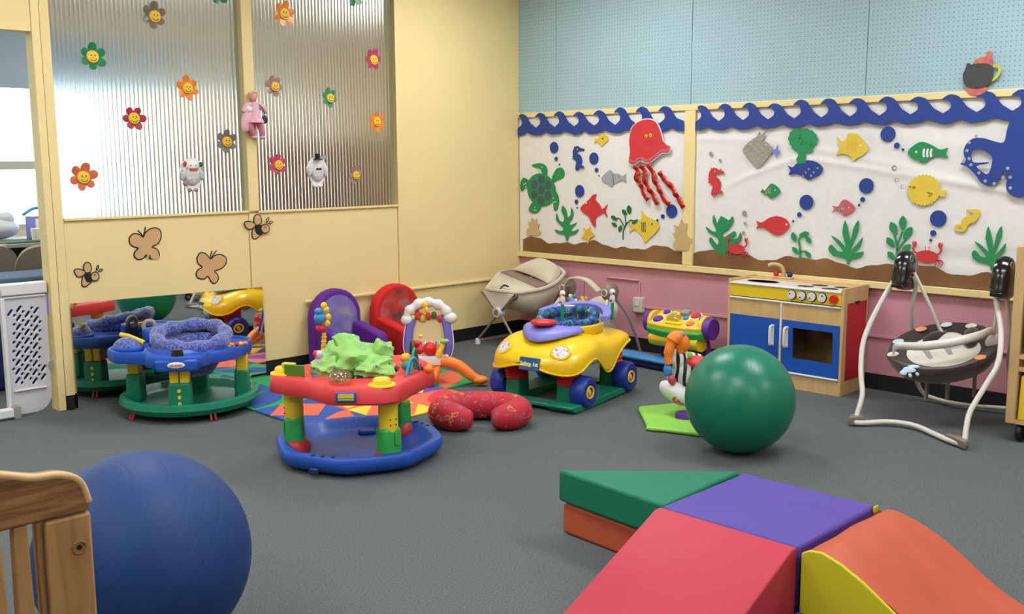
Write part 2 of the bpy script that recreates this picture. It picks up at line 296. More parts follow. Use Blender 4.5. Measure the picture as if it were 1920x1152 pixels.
# ---------------------------------------------------------------- wall art outlines, metres on the wall (u, z)
SEA={
'turtle_shell':[(0.402,1.136),(0.392,1.078),(0.351,1.032),(0.287,1.009),(0.215,1.014),(0.15,1.047),(0.109,1.1),(0.101,1.161),(0.129,1.216),(0.185,1.251),(0.255,1.259),(0.325,1.238),(0.377,1.194)],
'turtle_f1':[(0.148,1.32),(0.229,1.337),(0.301,1.314),(0.313,1.256),(0.269,1.239),(0.245,1.291),(0.197,1.302)],
'turtle_head':[(0.36,1.222),(0.404,1.291),(0.459,1.303),(0.49,1.269),(0.474,1.229),(0.42,1.211),(0.381,1.194)],
'turtle_f2':[(0.373,1.147),(0.42,1.102),(0.436,1.045),(0.413,0.981),(0.381,0.986),(0.373,1.043),(0.341,1.089)],
'turtle_f3':[(0.139,1.19),(0.056,1.225),(0.022,1.165),(0.039,1.118),(0.073,1.142),(0.114,1.167)],
'turtle_f4':[(0.163,1.038),(0.114,0.977),(0.155,0.951),(0.221,0.963),(0.253,1.022)],
'seahorse_blue':[(0.565,1.449),(0.588,1.455),(0.6,1.427),(0.63,1.421),(0.618,1.404),(0.622,1.376),(0.641,1.343),(0.679,1.354),(0.691,1.32),(0.672,1.281),(0.634,1.276),(0.604,1.298),(0.596,1.331),(0.573,1.365),(0.561,1.399)],
'fish_yellow_small':[(0.777,1.518),(0.809,1.509),(0.838,1.539),(0.866,1.549),(0.906,1.527),(0.912,1.5),(0.881,1.479),(0.853,1.455),(0.831,1.474),(0.802,1.491),(0.778,1.477),(0.789,1.5)],
'fish_grey':[(0.853,1.227),(0.884,1.26),(0.933,1.288),(0.962,1.266),(1.011,1.261),(1.046,1.245),(1.078,1.262),(1.074,1.23),(1.081,1.203),(1.04,1.218),(1.005,1.202),(0.97,1.19),(0.942,1.166),(0.913,1.19),(0.87,1.2)],
'fish_red_left':[(0.651,1.006),(0.696,1.046),(0.74,1.076),(0.769,1.104),(0.806,1.113),(0.792,1.077),(0.836,1.039),(0.865,1.007),(0.912,1.041),(0.894,0.997),(0.913,0.945),(0.873,0.979),(0.837,0.961),(0.8,0.938),(0.798,0.873),(0.764,0.897),(0.734,0.946),(0.682,0.973)],
'fish_yellow_big':[(1.113,0.914),(1.155,0.902),(1.222,0.954),(1.221,1.007),(1.269,0.966),(1.342,0.942),(1.38,0.902),(1.331,0.841),(1.285,0.806),(1.252,0.774),(1.235,0.82),(1.176,0.866),(1.149,0.868),(1.117,0.841),(1.135,0.88)],
'jelly':[(1.118,1.342),(1.126,1.417),(1.118,1.491),(1.137,1.576),(1.197,1.621),(1.276,1.635),(1.342,1.617),(1.382,1.559),(1.409,1.487),(1.464,1.44),(1.449,1.409),(1.398,1.409),(1.347,1.373),(1.282,1.342),(1.215,1.358),(1.168,1.332)],
'seaweed_left':[(0.507,0.761),(0.492,0.799),(0.421,0.807),(0.39,0.837),(0.453,0.826),(0.484,0.845),(0.437,0.883),(0.405,0.911),(0.413,0.963),(0.437,0.912),(0.476,0.896),(0.491,0.932),(0.46,0.977),(0.475,1.021),(0.514,0.978),(0.522,0.933),(0.553,0.951),(0.56,1.008),(0.583,0.969),(0.568,0.923),(0.538,0.887),(0.561,0.877),(0.619,0.9),(0.576,0.86),(0.553,0.836),(0.592,0.833),(0.634,0.852),(0.6,0.81),(0.538,0.795),(0.531,0.76)],
'star':[(0.679,0.862),(0.715,0.847),(0.749,0.874),(0.76,0.835),(0.797,0.809),(0.75,0.789),(0.725,0.743),(0.706,0.781),(0.66,0.785),(0.695,0.82)],
'coral_left':[(0.105,0.78),(0.097,0.827),(0.13,0.835),(0.105,0.881),(0.138,0.877),(0.147,0.916),(0.18,0.896),(0.204,0.915),(0.204,0.873),(0.237,0.869),(0.212,0.832),(0.245,0.816),(0.229,0.786)],
'coral_right':[(1.522,0.751),(1.508,0.792),(1.526,0.819),(1.497,0.865),(1.525,0.861),(1.511,0.918),(1.55,0.909),(1.573,0.962),(1.593,0.932),(1.624,0.933),(1.613,0.87),(1.633,0.84),(1.67,0.827),(1.64,0.799),(1.629,0.752)],
'seahorse_red':[(1.762,1.288),(1.796,1.3),(1.838,1.277),(1.818,1.259),(1.833,1.219),(1.855,1.179),(1.895,1.191),(1.901,1.145),(1.87,1.115),(1.829,1.12),(1.8,1.149),(1.807,1.166),(1.758,1.162),(1.753,1.195),(1.792,1.195),(1.777,1.23),(1.756,1.253)],
'ray':[(2.03,1.431),(2.104,1.491),(2.142,1.496),(2.207,1.462),(2.246,1.417),(2.198,1.357),(2.143,1.305),(2.09,1.346),(2.049,1.385)],
'ray_streamer':[(2.123,1.491),(2.147,1.535),(2.161,1.512),(2.198,1.542),(2.181,1.49),(2.169,1.473)],
'ray_tail':[(2.24,1.417),(2.265,1.423),(2.282,1.455),(2.284,1.417),(2.294,1.406),(2.272,1.39),(2.28,1.359),(2.257,1.395)],
'puffer_green':[(2.355,1.492),(2.371,1.53),(2.425,1.545),(2.491,1.536),(2.533,1.505),(2.544,1.462),(2.519,1.431),(2.508,1.399),(2.478,1.41),(2.467,1.389),(2.469,1.343),(2.415,1.343),(2.425,1.4),(2.394,1.416),(2.366,1.454)],
'fish_blue':[(2.352,1.322),(2.386,1.311),(2.421,1.34),(2.493,1.354),(2.552,1.34),(2.589,1.303),(2.567,1.265),(2.527,1.249),(2.498,1.235),(2.461,1.254),(2.412,1.272),(2.361,1.264),(2.372,1.293)],
'fish_yellow_right':[(2.672,1.494),(2.701,1.468),(2.729,1.475),(2.744,1.511),(2.8,1.505),(2.829,1.474),(2.871,1.422),(2.839,1.381),(2.806,1.366),(2.78,1.348),(2.762,1.376),(2.711,1.392),(2.669,1.385),(2.692,1.429)],
'fish_green_right':[(3.105,1.4),(3.136,1.434),(3.18,1.455),(3.236,1.438),(3.287,1.411),(3.33,1.42),(3.319,1.391),(3.332,1.364),(3.279,1.377),(3.24,1.364),(3.202,1.337),(3.171,1.35),(3.13,1.365)],
'octopus':[(3.769,1.608),(3.709,1.605),(3.666,1.584),(3.639,1.52),(3.626,1.447),(3.576,1.452),(3.521,1.469),(3.465,1.468),(3.43,1.435),(3.421,1.392),(3.435,1.349),(3.405,1.333),(3.446,1.316),(3.491,1.273),(3.526,1.23),(3.573,1.217),(3.616,1.25),(3.636,1.298),(3.652,1.251),(3.656,1.195),(3.694,1.163),(3.738,1.161),(3.797,1.197),(3.847,1.344),(3.854,1.479),(3.831,1.57)],
'octopus_hole':[(3.465,1.397),(3.496,1.415),(3.539,1.396),(3.571,1.368),(3.569,1.316),(3.553,1.278),(3.522,1.292),(3.493,1.321),(3.547,1.333),(3.551,1.342),(3.478,1.34),(3.464,1.368)],
'fish_green_small':[(2.166,1.186),(2.199,1.165),(2.235,1.207),(2.273,1.2),(2.307,1.164),(2.282,1.136),(2.239,1.118),(2.206,1.143),(2.167,1.154),(2.179,1.172)],
'fish_red_right':[(2.142,0.972),(2.181,0.962),(2.237,0.995),(2.293,1.007),(2.356,0.989),(2.379,0.945),(2.347,0.91),(2.304,0.889),(2.253,0.9),(2.188,0.933),(2.147,0.92),(2.155,0.947)],
'fish_pink':[(2.66,1.083),(2.697,1.08),(2.729,1.122),(2.774,1.107),(2.805,1.074),(2.778,1.042),(2.733,1.028),(2.698,1.058),(2.662,1.043),(2.674,1.065)],
'puffer_yellow_tail':[(3.29,1.178),(3.344,1.191),(3.325,1.171),(3.336,1.148),(3.292,1.158)],
'seahorse_yellow':[(3.452,1.056),(3.48,1.074),(3.493,1.091),(3.518,1.068),(3.511,1.029),(3.498,1.004),(3.47,0.996),(3.449,0.963),(3.415,0.96),(3.404,0.99),(3.432,0.999),(3.445,1.021)],
'crab_small':[(1.917,0.837),(1.939,0.798),(1.995,0.809),(2.052,0.798),(2.063,0.851),(2.084,0.863),(2.094,0.826),(2.079,0.788),(2.088,0.735),(2.057,0.77),(2.01,0.775),(1.971,0.724),(1.923,0.723),(1.928,0.779)],
'crab_big':[(3.152,0.855),(3.169,0.864),(3.181,0.836),(3.205,0.835),(3.249,0.848),(3.3,0.841),(3.314,0.862),(3.298,0.881),(3.304,0.9),(3.335,0.883),(3.329,0.853),(3.316,0.827),(3.34,0.804),(3.339,0.766),(3.313,0.79),(3.295,0.758),(3.273,0.782),(3.244,0.775),(3.219,0.752),(3.197,0.782),(3.188,0.814),(3.159,0.828)],
'seaweed_right':[(1.916,0.726),(1.847,0.757),(1.789,0.819),(1.802,0.849),(1.852,0.798),(1.858,0.846),(1.787,0.878),(1.758,0.918),(1.808,0.891),(1.843,0.892),(1.813,0.95),(1.819,0.999),(1.848,0.939),(1.874,0.993),(1.936,0.966),(1.962,0.996),(1.97,0.956),(1.925,0.896),(1.891,0.883),(1.906,0.854),(1.979,0.899),(1.993,0.87),(1.954,0.845),(2.007,0.854),(2.026,0.895),(2.034,0.844),(1.982,0.794),(1.942,0.769),(1.944,0.725)],
'aloe_a':[(2.769,0.739),(2.762,0.771),(2.682,0.781),(2.645,0.822),(2.667,0.85),(2.703,0.815),(2.743,0.812),(2.701,0.858),(2.659,0.904),(2.712,0.88),(2.759,0.84),(2.732,0.924),(2.746,0.999),(2.772,0.925),(2.786,0.873),(2.799,0.948),(2.83,1.004),(2.833,0.939),(2.798,0.853),(2.788,0.82),(2.831,0.865),(2.862,0.904),(2.848,0.845),(2.806,0.805),(2.872,0.82),(2.851,0.782),(2.791,0.767),(2.786,0.737)],
'aloe_b':[(3.593,0.766),(3.587,0.795),(3.521,0.805),(3.49,0.842),(3.507,0.867),(3.538,0.835),(3.57,0.832),(3.535,0.874),(3.5,0.915),(3.543,0.893),(3.583,0.857),(3.559,0.933),(3.569,1.001),(3.592,0.935),(3.604,0.887),(3.613,0.955),(3.637,1.005),(3.641,0.947),(3.614,0.869),(3.607,0.839),(3.641,0.88),(3.666,0.915),(3.656,0.862),(3.621,0.826),(3.675,0.839),(3.659,0.805),(3.61,0.791),(3.607,0.764)],
'lfA0':[(0.946,0.96),(0.971,0.961),(0.986,0.953),(0.998,0.938),(1.0,0.929),(0.988,0.927),(0.965,0.932),(0.952,0.941)],
'lfA1':[(0.952,0.911),(0.974,0.912),(0.989,0.906),(1.0,0.891),(1.001,0.883),(0.99,0.882),(0.97,0.886),(0.957,0.894)],
'lfA2':[(1.04,0.897),(1.049,0.881),(1.046,0.866),(1.031,0.851),(1.021,0.846),(1.015,0.854),(1.013,0.873),(1.02,0.886)],
'lfA3':[(1.049,1.009),(1.072,1.005),(1.084,0.994),(1.089,0.976),(1.087,0.967),(1.076,0.969),(1.056,0.978),(1.047,0.99)],
'lfA4':[(1.105,1.041),(1.126,1.026),(1.13,1.008),(1.123,0.986),(1.114,0.977),(1.102,0.984),(1.089,1.004),(1.089,1.021)],
'lfA5':[(1.19,0.94),(1.183,0.922),(1.169,0.912),(1.147,0.908),(1.135,0.909),(1.138,0.918),(1.151,0.933),(1.167,0.941)],
'lfB0':[(2.4,0.911),(2.422,0.9),(2.431,0.883),(2.43,0.86),(2.424,0.849),(2.413,0.854),(2.396,0.871),(2.391,0.889)],
'lfB1':[(2.516,0.913),(2.502,0.893),(2.484,0.886),(2.459,0.887),(2.447,0.892),(2.453,0.903),(2.473,0.917),(2.492,0.921)],
'lfB2':[(2.53,0.847),(2.509,0.851),(2.497,0.862),(2.49,0.881),(2.491,0.891),(2.502,0.89),(2.521,0.88),(2.53,0.868)],
'lfB3':[(2.404,0.819),(2.426,0.816),(2.439,0.806),(2.447,0.787),(2.447,0.777),(2.435,0.777),(2.416,0.786),(2.405,0.798)],
'lfB4':[(2.533,0.76),(2.512,0.762),(2.499,0.771),(2.491,0.788),(2.491,0.798),(2.502,0.798),(2.521,0.791),(2.531,0.78)],
'lfC0':[(3.096,1.039),(3.117,1.016),(3.12,0.993),(3.111,0.965),(3.1,0.954),(3.089,0.964),(3.077,0.991),(3.078,1.015)],
'lfC1':[(3.026,1.001),(3.055,0.988),(3.067,0.968),(3.07,0.938),(3.065,0.924),(3.05,0.929),(3.028,0.949),(3.019,0.971)],
'lfC2':[(3.153,0.977),(3.157,0.947),(3.146,0.926),(3.123,0.908),(3.108,0.904),(3.104,0.919),(3.109,0.948),(3.124,0.967)],
'lfC3':[(3.008,0.911),(3.034,0.905),(3.048,0.89),(3.056,0.865),(3.054,0.852),(3.041,0.854),(3.018,0.867),(3.007,0.884)],
'lfC4':[(3.15,0.878),(3.148,0.852),(3.136,0.836),(3.113,0.824),(3.099,0.824),(3.099,0.837),(3.108,0.861),(3.124,0.874)],
'lfC5':[(3.017,0.828),(3.041,0.826),(3.055,0.814),(3.064,0.792),(3.063,0.781),(3.051,0.781),(3.03,0.791),(3.019,0.805)],
'stemA':[(1.057,0.791),(1.059,0.855),(1.079,0.899),(1.074,0.964)],
'stemA2':[(1.075,0.897),(1.12,0.934),(1.161,0.927)],
'stemA3':[(1.07,0.882),(1.023,0.941),(0.987,0.939)],
'stemB':[(2.462,0.739),(2.455,0.822),(2.447,0.871),(2.482,0.9)],
'stemB2':[(2.456,0.794),(2.504,0.797)],
'stemC':[(3.074,0.771),(3.072,0.858),(3.099,0.951)],
'stemC2':[(3.071,0.868),(3.049,0.939)],
'stemC3':[(3.073,0.838),(3.126,0.912)],
'ten0':[(1.168,1.321),(1.196,1.279),(1.183,1.231),(1.224,1.194),(1.245,1.141),(1.293,1.084)],
'ten1':[(1.222,1.326),(1.256,1.279),(1.257,1.216),(1.298,1.163),(1.339,1.111),(1.373,1.054)],
'ten2':[(1.288,1.332),(1.329,1.269),(1.343,1.217),(1.383,1.165),(1.417,1.103),(1.476,1.057)],
'ten3':[(1.387,1.28),(1.414,1.238),(1.466,1.197),(1.519,1.136),(1.551,1.096),(1.59,1.04)],
}
BUB=[('turtle', [(0.382, 1.454, 0.043),(0.404, 1.37, 0.016),(0.437, 1.328, 0.007)]),('grey fish', [(0.777, 1.37, 0.044),(0.803, 1.287, 0.017),(0.826, 1.247, 0.006)]),('red fish on the left board', [(0.64, 1.132, 0.045),(0.609, 1.052, 0.017),(0.618, 1.007, 0.007)]),('yellow spotted fish', [(1.478, 1.011, 0.046),(1.404, 0.972, 0.016),(1.359, 0.944, 0.009)]),('long green fish', [(2.983, 1.501, 0.044),(3.039, 1.436, 0.017),(3.076, 1.412, 0.008)]),('pink striped fish', [(2.868, 1.205, 0.045),(2.849, 1.125, 0.015),(2.829, 1.091, 0.008)]),('red fish on the right board', [(2.488, 1.099, 0.046),(2.443, 1.022, 0.015),(2.403, 0.979, 0.008)]),('large red crab', [(3.297, 1.03, 0.046),(3.274, 0.948, 0.017),(3.262, 0.907, 0.008)])]
SEQ=[((1.785, 1.398, 0.014), 'top sequin above the red seahorse'),((1.856, 1.355, 0.01), 'middle sequin above the red seahorse'),((1.865, 1.292, 0.009), 'lowest sequin above the red seahorse'),((2.051, 1.017, 0.016), 'top sequin above the small red crab'),((2.06, 0.951, 0.01), 'middle sequin above the small red crab'),((2.049, 0.89, 0.011), 'lowest sequin above the small red crab'),((3.029, 1.31, 0.014), 'top sequin left of the yellow puffer fish'),((3.045, 1.244, 0.009), 'middle sequin left of the yellow puffer fish'),((3.08, 1.207, 0.007), 'lowest sequin left of the yellow puffer fish')]
WALLART={
'bf1':[(-3.088,0.933),(-3.112,0.95),(-3.144,0.956),(-3.17,0.934),(-3.168,0.898),(-3.145,0.881),(-3.121,0.871),(-3.143,0.852),(-3.148,0.825),(-3.125,0.807),(-3.095,0.813),(-3.078,0.832),(-3.071,0.802),(-3.057,0.826),(-3.037,0.801),(-3.008,0.803),(-2.998,0.83),(-3.013,0.86),(-3.042,0.874),(-3.002,0.892),(-2.981,0.931),(-2.985,0.967),(-3.014,0.983),(-3.052,0.975),(-3.079,0.952)],
'bf1a':[(-3.092,0.939),(-3.103,0.958),(-3.119,0.975)],
'bf1b':[(-3.088,0.941),(-3.078,0.968),(-3.072,0.992)],
'bf2':[(-2.678,0.778),(-2.703,0.81),(-2.739,0.818),(-2.761,0.789),(-2.756,0.755),(-2.73,0.732),(-2.758,0.717),(-2.773,0.689),(-2.757,0.666),(-2.721,0.659),(-2.702,0.674),(-2.688,0.661),(-2.68,0.643),(-2.658,0.625),(-2.631,0.643),(-2.632,0.677),(-2.654,0.7),(-2.607,0.713),(-2.573,0.741),(-2.571,0.775),(-2.602,0.798),(-2.64,0.797),(-2.664,0.782)],
'bf2a':[(-2.677,0.783),(-2.669,0.807),(-2.66,0.825)],
'bf2b':[(-2.668,0.786),(-2.65,0.806),(-2.631,0.826)],
'be1w1':[(-3.494,0.769),(-3.479,0.78),(-3.449,0.773),(-3.433,0.756),(-3.451,0.739),(-3.478,0.737)],
'be2w1':[(-2.44,0.981),(-2.42,0.993),(-2.381,0.987),(-2.36,0.969),(-2.383,0.948),(-2.417,0.946)],
'be1w2':[(-3.434,0.758),(-3.442,0.788),(-3.427,0.812),(-3.404,0.805),(-3.399,0.773),(-3.412,0.755)],
'be2w2':[(-2.362,0.971),(-2.372,1.004),(-2.355,1.031),(-2.325,1.024),(-2.317,0.989),(-2.333,0.968)],
'be1ab':[(-3.441,0.746),(-3.455,0.716),(-3.455,0.685),(-3.436,0.679),(-3.415,0.694),(-3.401,0.707),(-3.408,0.747)],
'be2ab':[(-2.371,0.956),(-2.387,0.923),(-2.386,0.888),(-2.362,0.882),(-2.336,0.9),(-2.318,0.914),(-2.328,0.959)],
'be1bd':[(-3.441,0.746),(-3.407,0.758),(-3.401,0.709),(-3.423,0.7),(-3.436,0.714)],
'be2bd':[(-2.371,0.956),(-2.328,0.972),(-2.317,0.916),(-2.346,0.905),(-2.363,0.921)],
'be1hd':[(-3.359,0.728),(-3.367,0.711),(-3.384,0.706),(-3.4,0.714),(-3.405,0.732),(-3.397,0.749),(-3.381,0.755),(-3.365,0.747)],
'be2hd':[(-2.264,0.94),(-2.274,0.92),(-2.296,0.913),(-2.316,0.923),(-2.324,0.943),(-2.315,0.962),(-2.293,0.969),(-2.272,0.96)],
'be1ey':[(-3.378,0.739),(-3.381,0.735),(-3.386,0.735),(-3.388,0.74),(-3.385,0.745),(-3.38,0.744)],
'be2ey':[(-2.289,0.951),(-2.293,0.946),(-2.3,0.947),(-2.303,0.952),(-2.299,0.957),(-2.292,0.957)],
'be1a1':[(-3.374,0.759),(-3.371,0.783),(-3.358,0.795),(-3.357,0.778),(-3.368,0.763)],
'be2a1':[(-2.285,0.974),(-2.282,1.0),(-2.265,1.014),(-2.264,0.995),(-2.277,0.978)],
'be1a2':[(-3.363,0.758),(-3.35,0.771),(-3.334,0.767),(-3.343,0.757),(-3.356,0.755)],
'be2a2':[(-2.271,0.973),(-2.254,0.988),(-2.234,0.984),(-2.245,0.972),(-2.261,0.969)],
}
FLOW=[(-2.943, 2.189, 0.077, 'taupe'), (-3.308, 1.935, 0.077, 'green'), (-2.757, 1.791, 0.074, 'orange'), (-3.094, 1.608, 0.074, 'maroon'), (-2.523, 1.485, 0.073, 'grey'), (-3.401, 1.28, 0.079, 'rust'), (-2.08, 2.28, 0.081, 'orange'), (-2.177, 1.834, 0.068, 'mauve'), (-1.397, 2.047, 0.074, 'magenta'), (-1.762, 1.778, 0.068, 'teal'), (-1.373, 1.628, 0.072, 'orange'), (-2.172, 1.344, 0.07, 'pink'), (-1.569, 1.269, 0.064, 'mauve'), (-2.535, 2.362, 0.077, 'green'), (-1.538, 2.451, 0.078, 'green')]
# ================================================================ the setting
XL, YB = -8.2, -8.2      # the room reaches behind the camera
struct(bx('floor', (XL, YB, -.1), (2.6, 4.2, 0), 'carpet'))
ceil = struct(bx('ceiling', (XL, YB, CEIL), (2.6, 4.2, CEIL+.1), 'ceiling_white'))
def lamp(x, y, rz, L=1.2, Wd=.6, s=None, label=''):
    t = thing('ceiling_light', label, 'ceiling light', (x, y, CEIL), rz, 'fluorescent ceiling panels')
    m = 'diffuser' if s is None else 'diffuser_dim'
    g = G()
    for a, b, c, d in ((0, Wd/2+.02, L+.08, .04), (0, -Wd/2-.02, L+.08, .04), (L/2+.02, 0, .04, Wd), (-L/2-.02, 0, .04, Wd)): g.box((a, b, -.02), (c, d, .04))
    g.build('frame', 'white_plastic', t, False)
    G().box((0, 0, -.012), (L, Wd, .014)).build('diffuser', m, t, False)
mat('diffuser', (250, 252, 255), .5, emit=LIGHT_STRENGTH); mat('diffuser_dim', (255, 246, 230), .5, emit=LIGHT_STRENGTH*.95)
LAMPS = [(-1.2, -1.33), (-1.2, -4.0), (-3.7, -1.5), (-3.9, -4.1), (-6.2, -1.5), (-6.5, -4.1), (-1.3, -6.9), (-3.9, -6.9)]
for i, (x, y) in enumerate(LAMPS): lamp(x, y, PI/2, label='fluorescent ceiling panel over '+('the infant sleeper corner', 'the brown baby swing', 'the red activity saucer', 'the foam climber', 'the doorway gate', 'the far left floor', 'the rear right floor', 'the rear middle floor')[i])
for x, q in ((-4.5, 'left end'), (-1.9, 'middle'), (.7, 'bookcase end')): lamp(x, 1.9, 0, s=.5, label='added fluorescent ceiling panel, out of view, at the %s of the next room' % q)  # unseen panels added to brighten the room behind the ribbed panes
# --- the yellow partition wall (plane y = 0) with doorway and two ribbed panes
wl = struct(bx('wall_left', (-1.222, 0, 0), (0, .1, CEIL), 'wall_yellow'))
bx('panel', (-2.332, .012, .09), (-1.226, .1, 1.047), 'wall_yellow', wl)
bx('panel', (-3.532, .012, .085), (-2.404, .1, 1.053), 'wall_yellow', wl)
bx('panel', (-2.40, .004, .02), (-2.336, .1, 1.04), 'wall_yellow', wl)
bx('panel', (-3.5845, .004, .08), (-3.536, .1, CEIL), 'wall_yellow', wl)
bx('backing', (-3.575, .018, .09), (-1.222, .095, 1.045), 'wall_yellow', wl); bx('plinth', (-3.53, .02, 0), (-1.222, .1, .09), 'black_rubber', wl)
bx('lintel', (-3.53, 0, 2.62), (-1.222, .1, CEIL), 'wall_yellow', wl)
struct(bx('trim_6', (-3.63, 0, 0), (-3.587, .1, CEIL), 'trim_yellow', None, .004))
bx('jamb', (-1.224, -.002, 1.047), (-1.206, .09, 2.62), 'trim_yellow', wl, .003)
bx('stop_bead', (-3.53, .0, 1.045), (-2.40, .03, 1.06), 'trim_yellow', wl, .003)
bx('stop_bead', (-2.335, .0, 1.04), (-1.222, .03, 1.055), 'trim_yellow', wl, .003)
struct(bx('trim_5', (-4.6, .002, 2.042), (-3.633, .1, CEIL), 'wall_yellow'))
bx('block', (-3.583, -.012, .003), (-3.545, .06, .072), 'black_rubber', wl, .004)
struct(bx('trim_1', (-2.405, -.006, 1.055), (-2.331, .1, 2.62), 'trim_yellow', None, .004))
struct(bx('wall_left_2', (XL, 0, 0), (-4.6, .1, CEIL), 'wall_yellow'))
def ribbed(name, x0, x1, z0, z1):
    pitch = .0254; n = int(round((x1-x0)/pitch)); g = G(); k = 8; xs = []; ys = []
    for i in range(n):
        for j in range(k):
            t = j/k; xs.append(x0+(x1-x0)*(i+t)/n); ys.append(.045-.0042*math.sin(PI*t)**.8)
    xs.append(x1); ys.append(.045)
    N = len(xs)
    poly = [(x, y) for x, y in zip(xs, ys)]+[(x1, .053), (x0, .053)]
    vs = [(x, y, z0) for x, y in poly]+[(x, y, z1) for x, y in poly]; M = len(poly)
    fs = [(i, i+1, M+i+1, M+i) for i in range(M-1)]+[(M-1, 0, M, 2*M-1)]
    vsx = vs; g.add(vsx, fs)
    return struct(g.build(name, 'ribbed_glass', None, True))
ribbed('window_1', -3.534, -2.402, 1.05, 2.64); ribbed('window_2', -2.334, -1.222, 1.04, 2.64)
struct(bx('trim_2', (-2.02, -.016, .438), (-.0, .0, .458), 'trim_yellow', None, .005))
struct(bx('baseboard_left', (-2.331, -.008, 0), (0, 0, .094), 'black_rubber'))
# --- right wall (plane x = 0)
wr = struct(bx('wall_right', (0, YB, 0), (.1, .1, CEIL), 'wall_pink'))
edges = [0, .392, 1.611, 2.83, 4.05, 5.27, 6.49, 7.6]
for a, b in zip(edges, edges[1:]): bx('panel', (-.012, -b+.0022, 1.722), (0, -a-.0022, CEIL), 'pegboard', wr)
struct(bx('baseboard_right', (-.008, YB, 0), (0, 0, .094), 'black_rubber'))
struct(bx('trim_3', (-.014, -7, .312), (0, -1.246, .330), 'wall_pink', None, .004))
struct(bx('trim_4', (-.014, -1.19, .500), (0, -.9, .512), 'wall_pink', None, .004))
struct(bx('wall_back', (XL, YB-.1, 0), (2.6, YB, CEIL), 'wall_cream')); struct(bx('wall_far_left', (XL-.1, YB, 0), (XL, 4.2, CEIL), 'wall_cream'))
t = thing('light_switch', 'cream surface-mounted outlet box on the pink wall', 'outlet', (0, -1.208, .336))
G().box((-.022, 0, 0), (.044, .082, .108)).build('box', 'cream_plastic', t, True, .006)
G().box((-.046, 0, .012), (.004, .03, .04)).build('socket', 'white_plastic', t, True, .002)
G().box((-.008, .006, .11), (.012, .012, .112)).build('conduit', 'wall_pink', t, True, .002)
# --- bulletin board frames
bb = thing('bulletin_board', 'long yellow-framed bulletin board with white cloth on the right wall', 'bulletin board', (0, 0, 0))
def bar(name, u0, u1, z0, z1, d, m='trim_yellow'): return bx(name, (-d, -u1, z0), (0.0, -u0, z1), m, bb, .004)
bar('rail', 0, 5.2, 1.683, 1.722, .03); bar('ledge', -.0, 5.2, .606, .648, .032); bar('mullion', 1.578, 1.662, .648, 1.683, .032); bar('mullion', 5.115, 5.2, .648, 1.683, .032)
def fold(u, z, k):
    if k == 0: return .0015*math.sin(u*9+z*5)
    d1 = (z-(1.42-.13*(u-2.2)))+.05*math.sin(u*2); d2 = (z-(1.03+.33*min(1, max(0, (u-1.7)/.7))**.6-.15*max(0, u-2.5)))
    f = .008*math.exp(-(d1/.022)**2)+.012*math.exp(-(d2/.018)**2)*min(1, max(0, u-1.75)*3)
    f += .007*math.sin(36*(z-.1*u))*math.exp(-((z-.80)/.09)**2)*max(0, min(1, (u-2.9)*2))
    f += .006*math.sin(30*(z+.22*u))*math.exp(-((z-1.48)/.08)**2)*max(0, min(1, (u-2.6)*2))
    f += .004*math.sin(26*u+7*z)*max(0, 1-(u-1.67)*4)
    return f
for k, (u0, u1) in enumerate(((.012, 1.577), (1.664, 5.113))):
    nu, nz = (60, 30) if k == 0 else (190, 80); vs = []; fs = []
    for i in range(nu+1):
        for j in range(nz+1):
            u = u0+(u1-u0)*i/nu; z = .650+(1.682-.650)*j/nz; vs.append((-.016-fold(u, z, k) if k == 0 else -.012-.55*fold(u, z, k), -u, z))
    for i in range(nu):
        for j in range(nz):
            a = i*(nz+1)+j; fs.append((a, a+nz+1, a+nz+2, a+1))
    o = G().add(vs, fs).build('cloth', 'paper_white', bb, True)
# --- the room beyond the partition
YW = 3.5
wf = struct(bx('wall_far', (-.7, YW, 0), (2.6, YW+.15, CEIL), 'wall_cream'))
bx('panel', (XL, YW, 0), (-.7, YW+.15, .78), 'wall_cream', wf); bx('panel', (XL, YW, 2.46), (-.7, YW+.15, CEIL), 'wall_cream', wf)
struct(bx('wall_far_right', (2.5, .1, 0), (2.6, YW, CEIL), 'wall_cream'))
mat('mullion_grey', (176, 178, 178), .5); mat('shade_blue', (150, 168, 190), .9)
for i in range(5):
    x1 = -.7-i*1.5; x0 = x1-1.5
    w = struct(bx('window_%d' % (i+3), (x0, YW+.03, .78), (x1, YW+.08, .83), 'mullion_grey'))
    bx('frame', (x0, YW+.03, 1.30), (x1, YW+.09, 1.37), 'mullion_grey', w); bx('frame', (x0, YW+.03, 2.41), (x1, YW+.08, 2.46), 'mullion_grey', w)
    bx('frame', (x0, YW+.03, .83), (x0+.05, YW+.08, 2.41), 'mullion_grey', w); bx('frame', (x1-.05, YW+.03, .83), (x1, YW+.08, 2.41), 'mullion_grey', w)
    bx('pane', (x0+.05, YW+.05, .83), (x1-.05, YW+.056, 1.30), 'window_glass', w); bx('pane', (x0+.05, YW+.05, 1.37), (x1-.05, YW+.056, 2.41), 'window_glass', w)
    bx('roller_shade', (x0+.02, YW-.02, 1.98), (x1-.02, YW-.012, 2.44), 'shade_blue', w)
mat('desk_top', (150, 152, 156), .5); mat('desk_dark', (40, 40, 46), .6); mat('chair_grey', (150, 142, 134), .9, vary=.06, vscale=40); mat('chair_seat_blue', (84, 108, 140), .9); mat('dark_green', (70, 92, 62), .8)
t = thing('desk', 'long grey office desk under the bright window next door', 'desk', (-3.3, 2.95, 0))
G().box((0, 0, .725), (2.6, .8, .03)).build('desk_top', 'desk_top', t, True, .004)
for x in (-1.2, 0, 1.2): G().box((x, .02, .355), (.05, .7, .71)).build('leg', 'desk_dark', t, False)
G().box((0, .36, .45), (2.5, .02, .5)).build('modesty_panel', 'desk_dark', t, False)
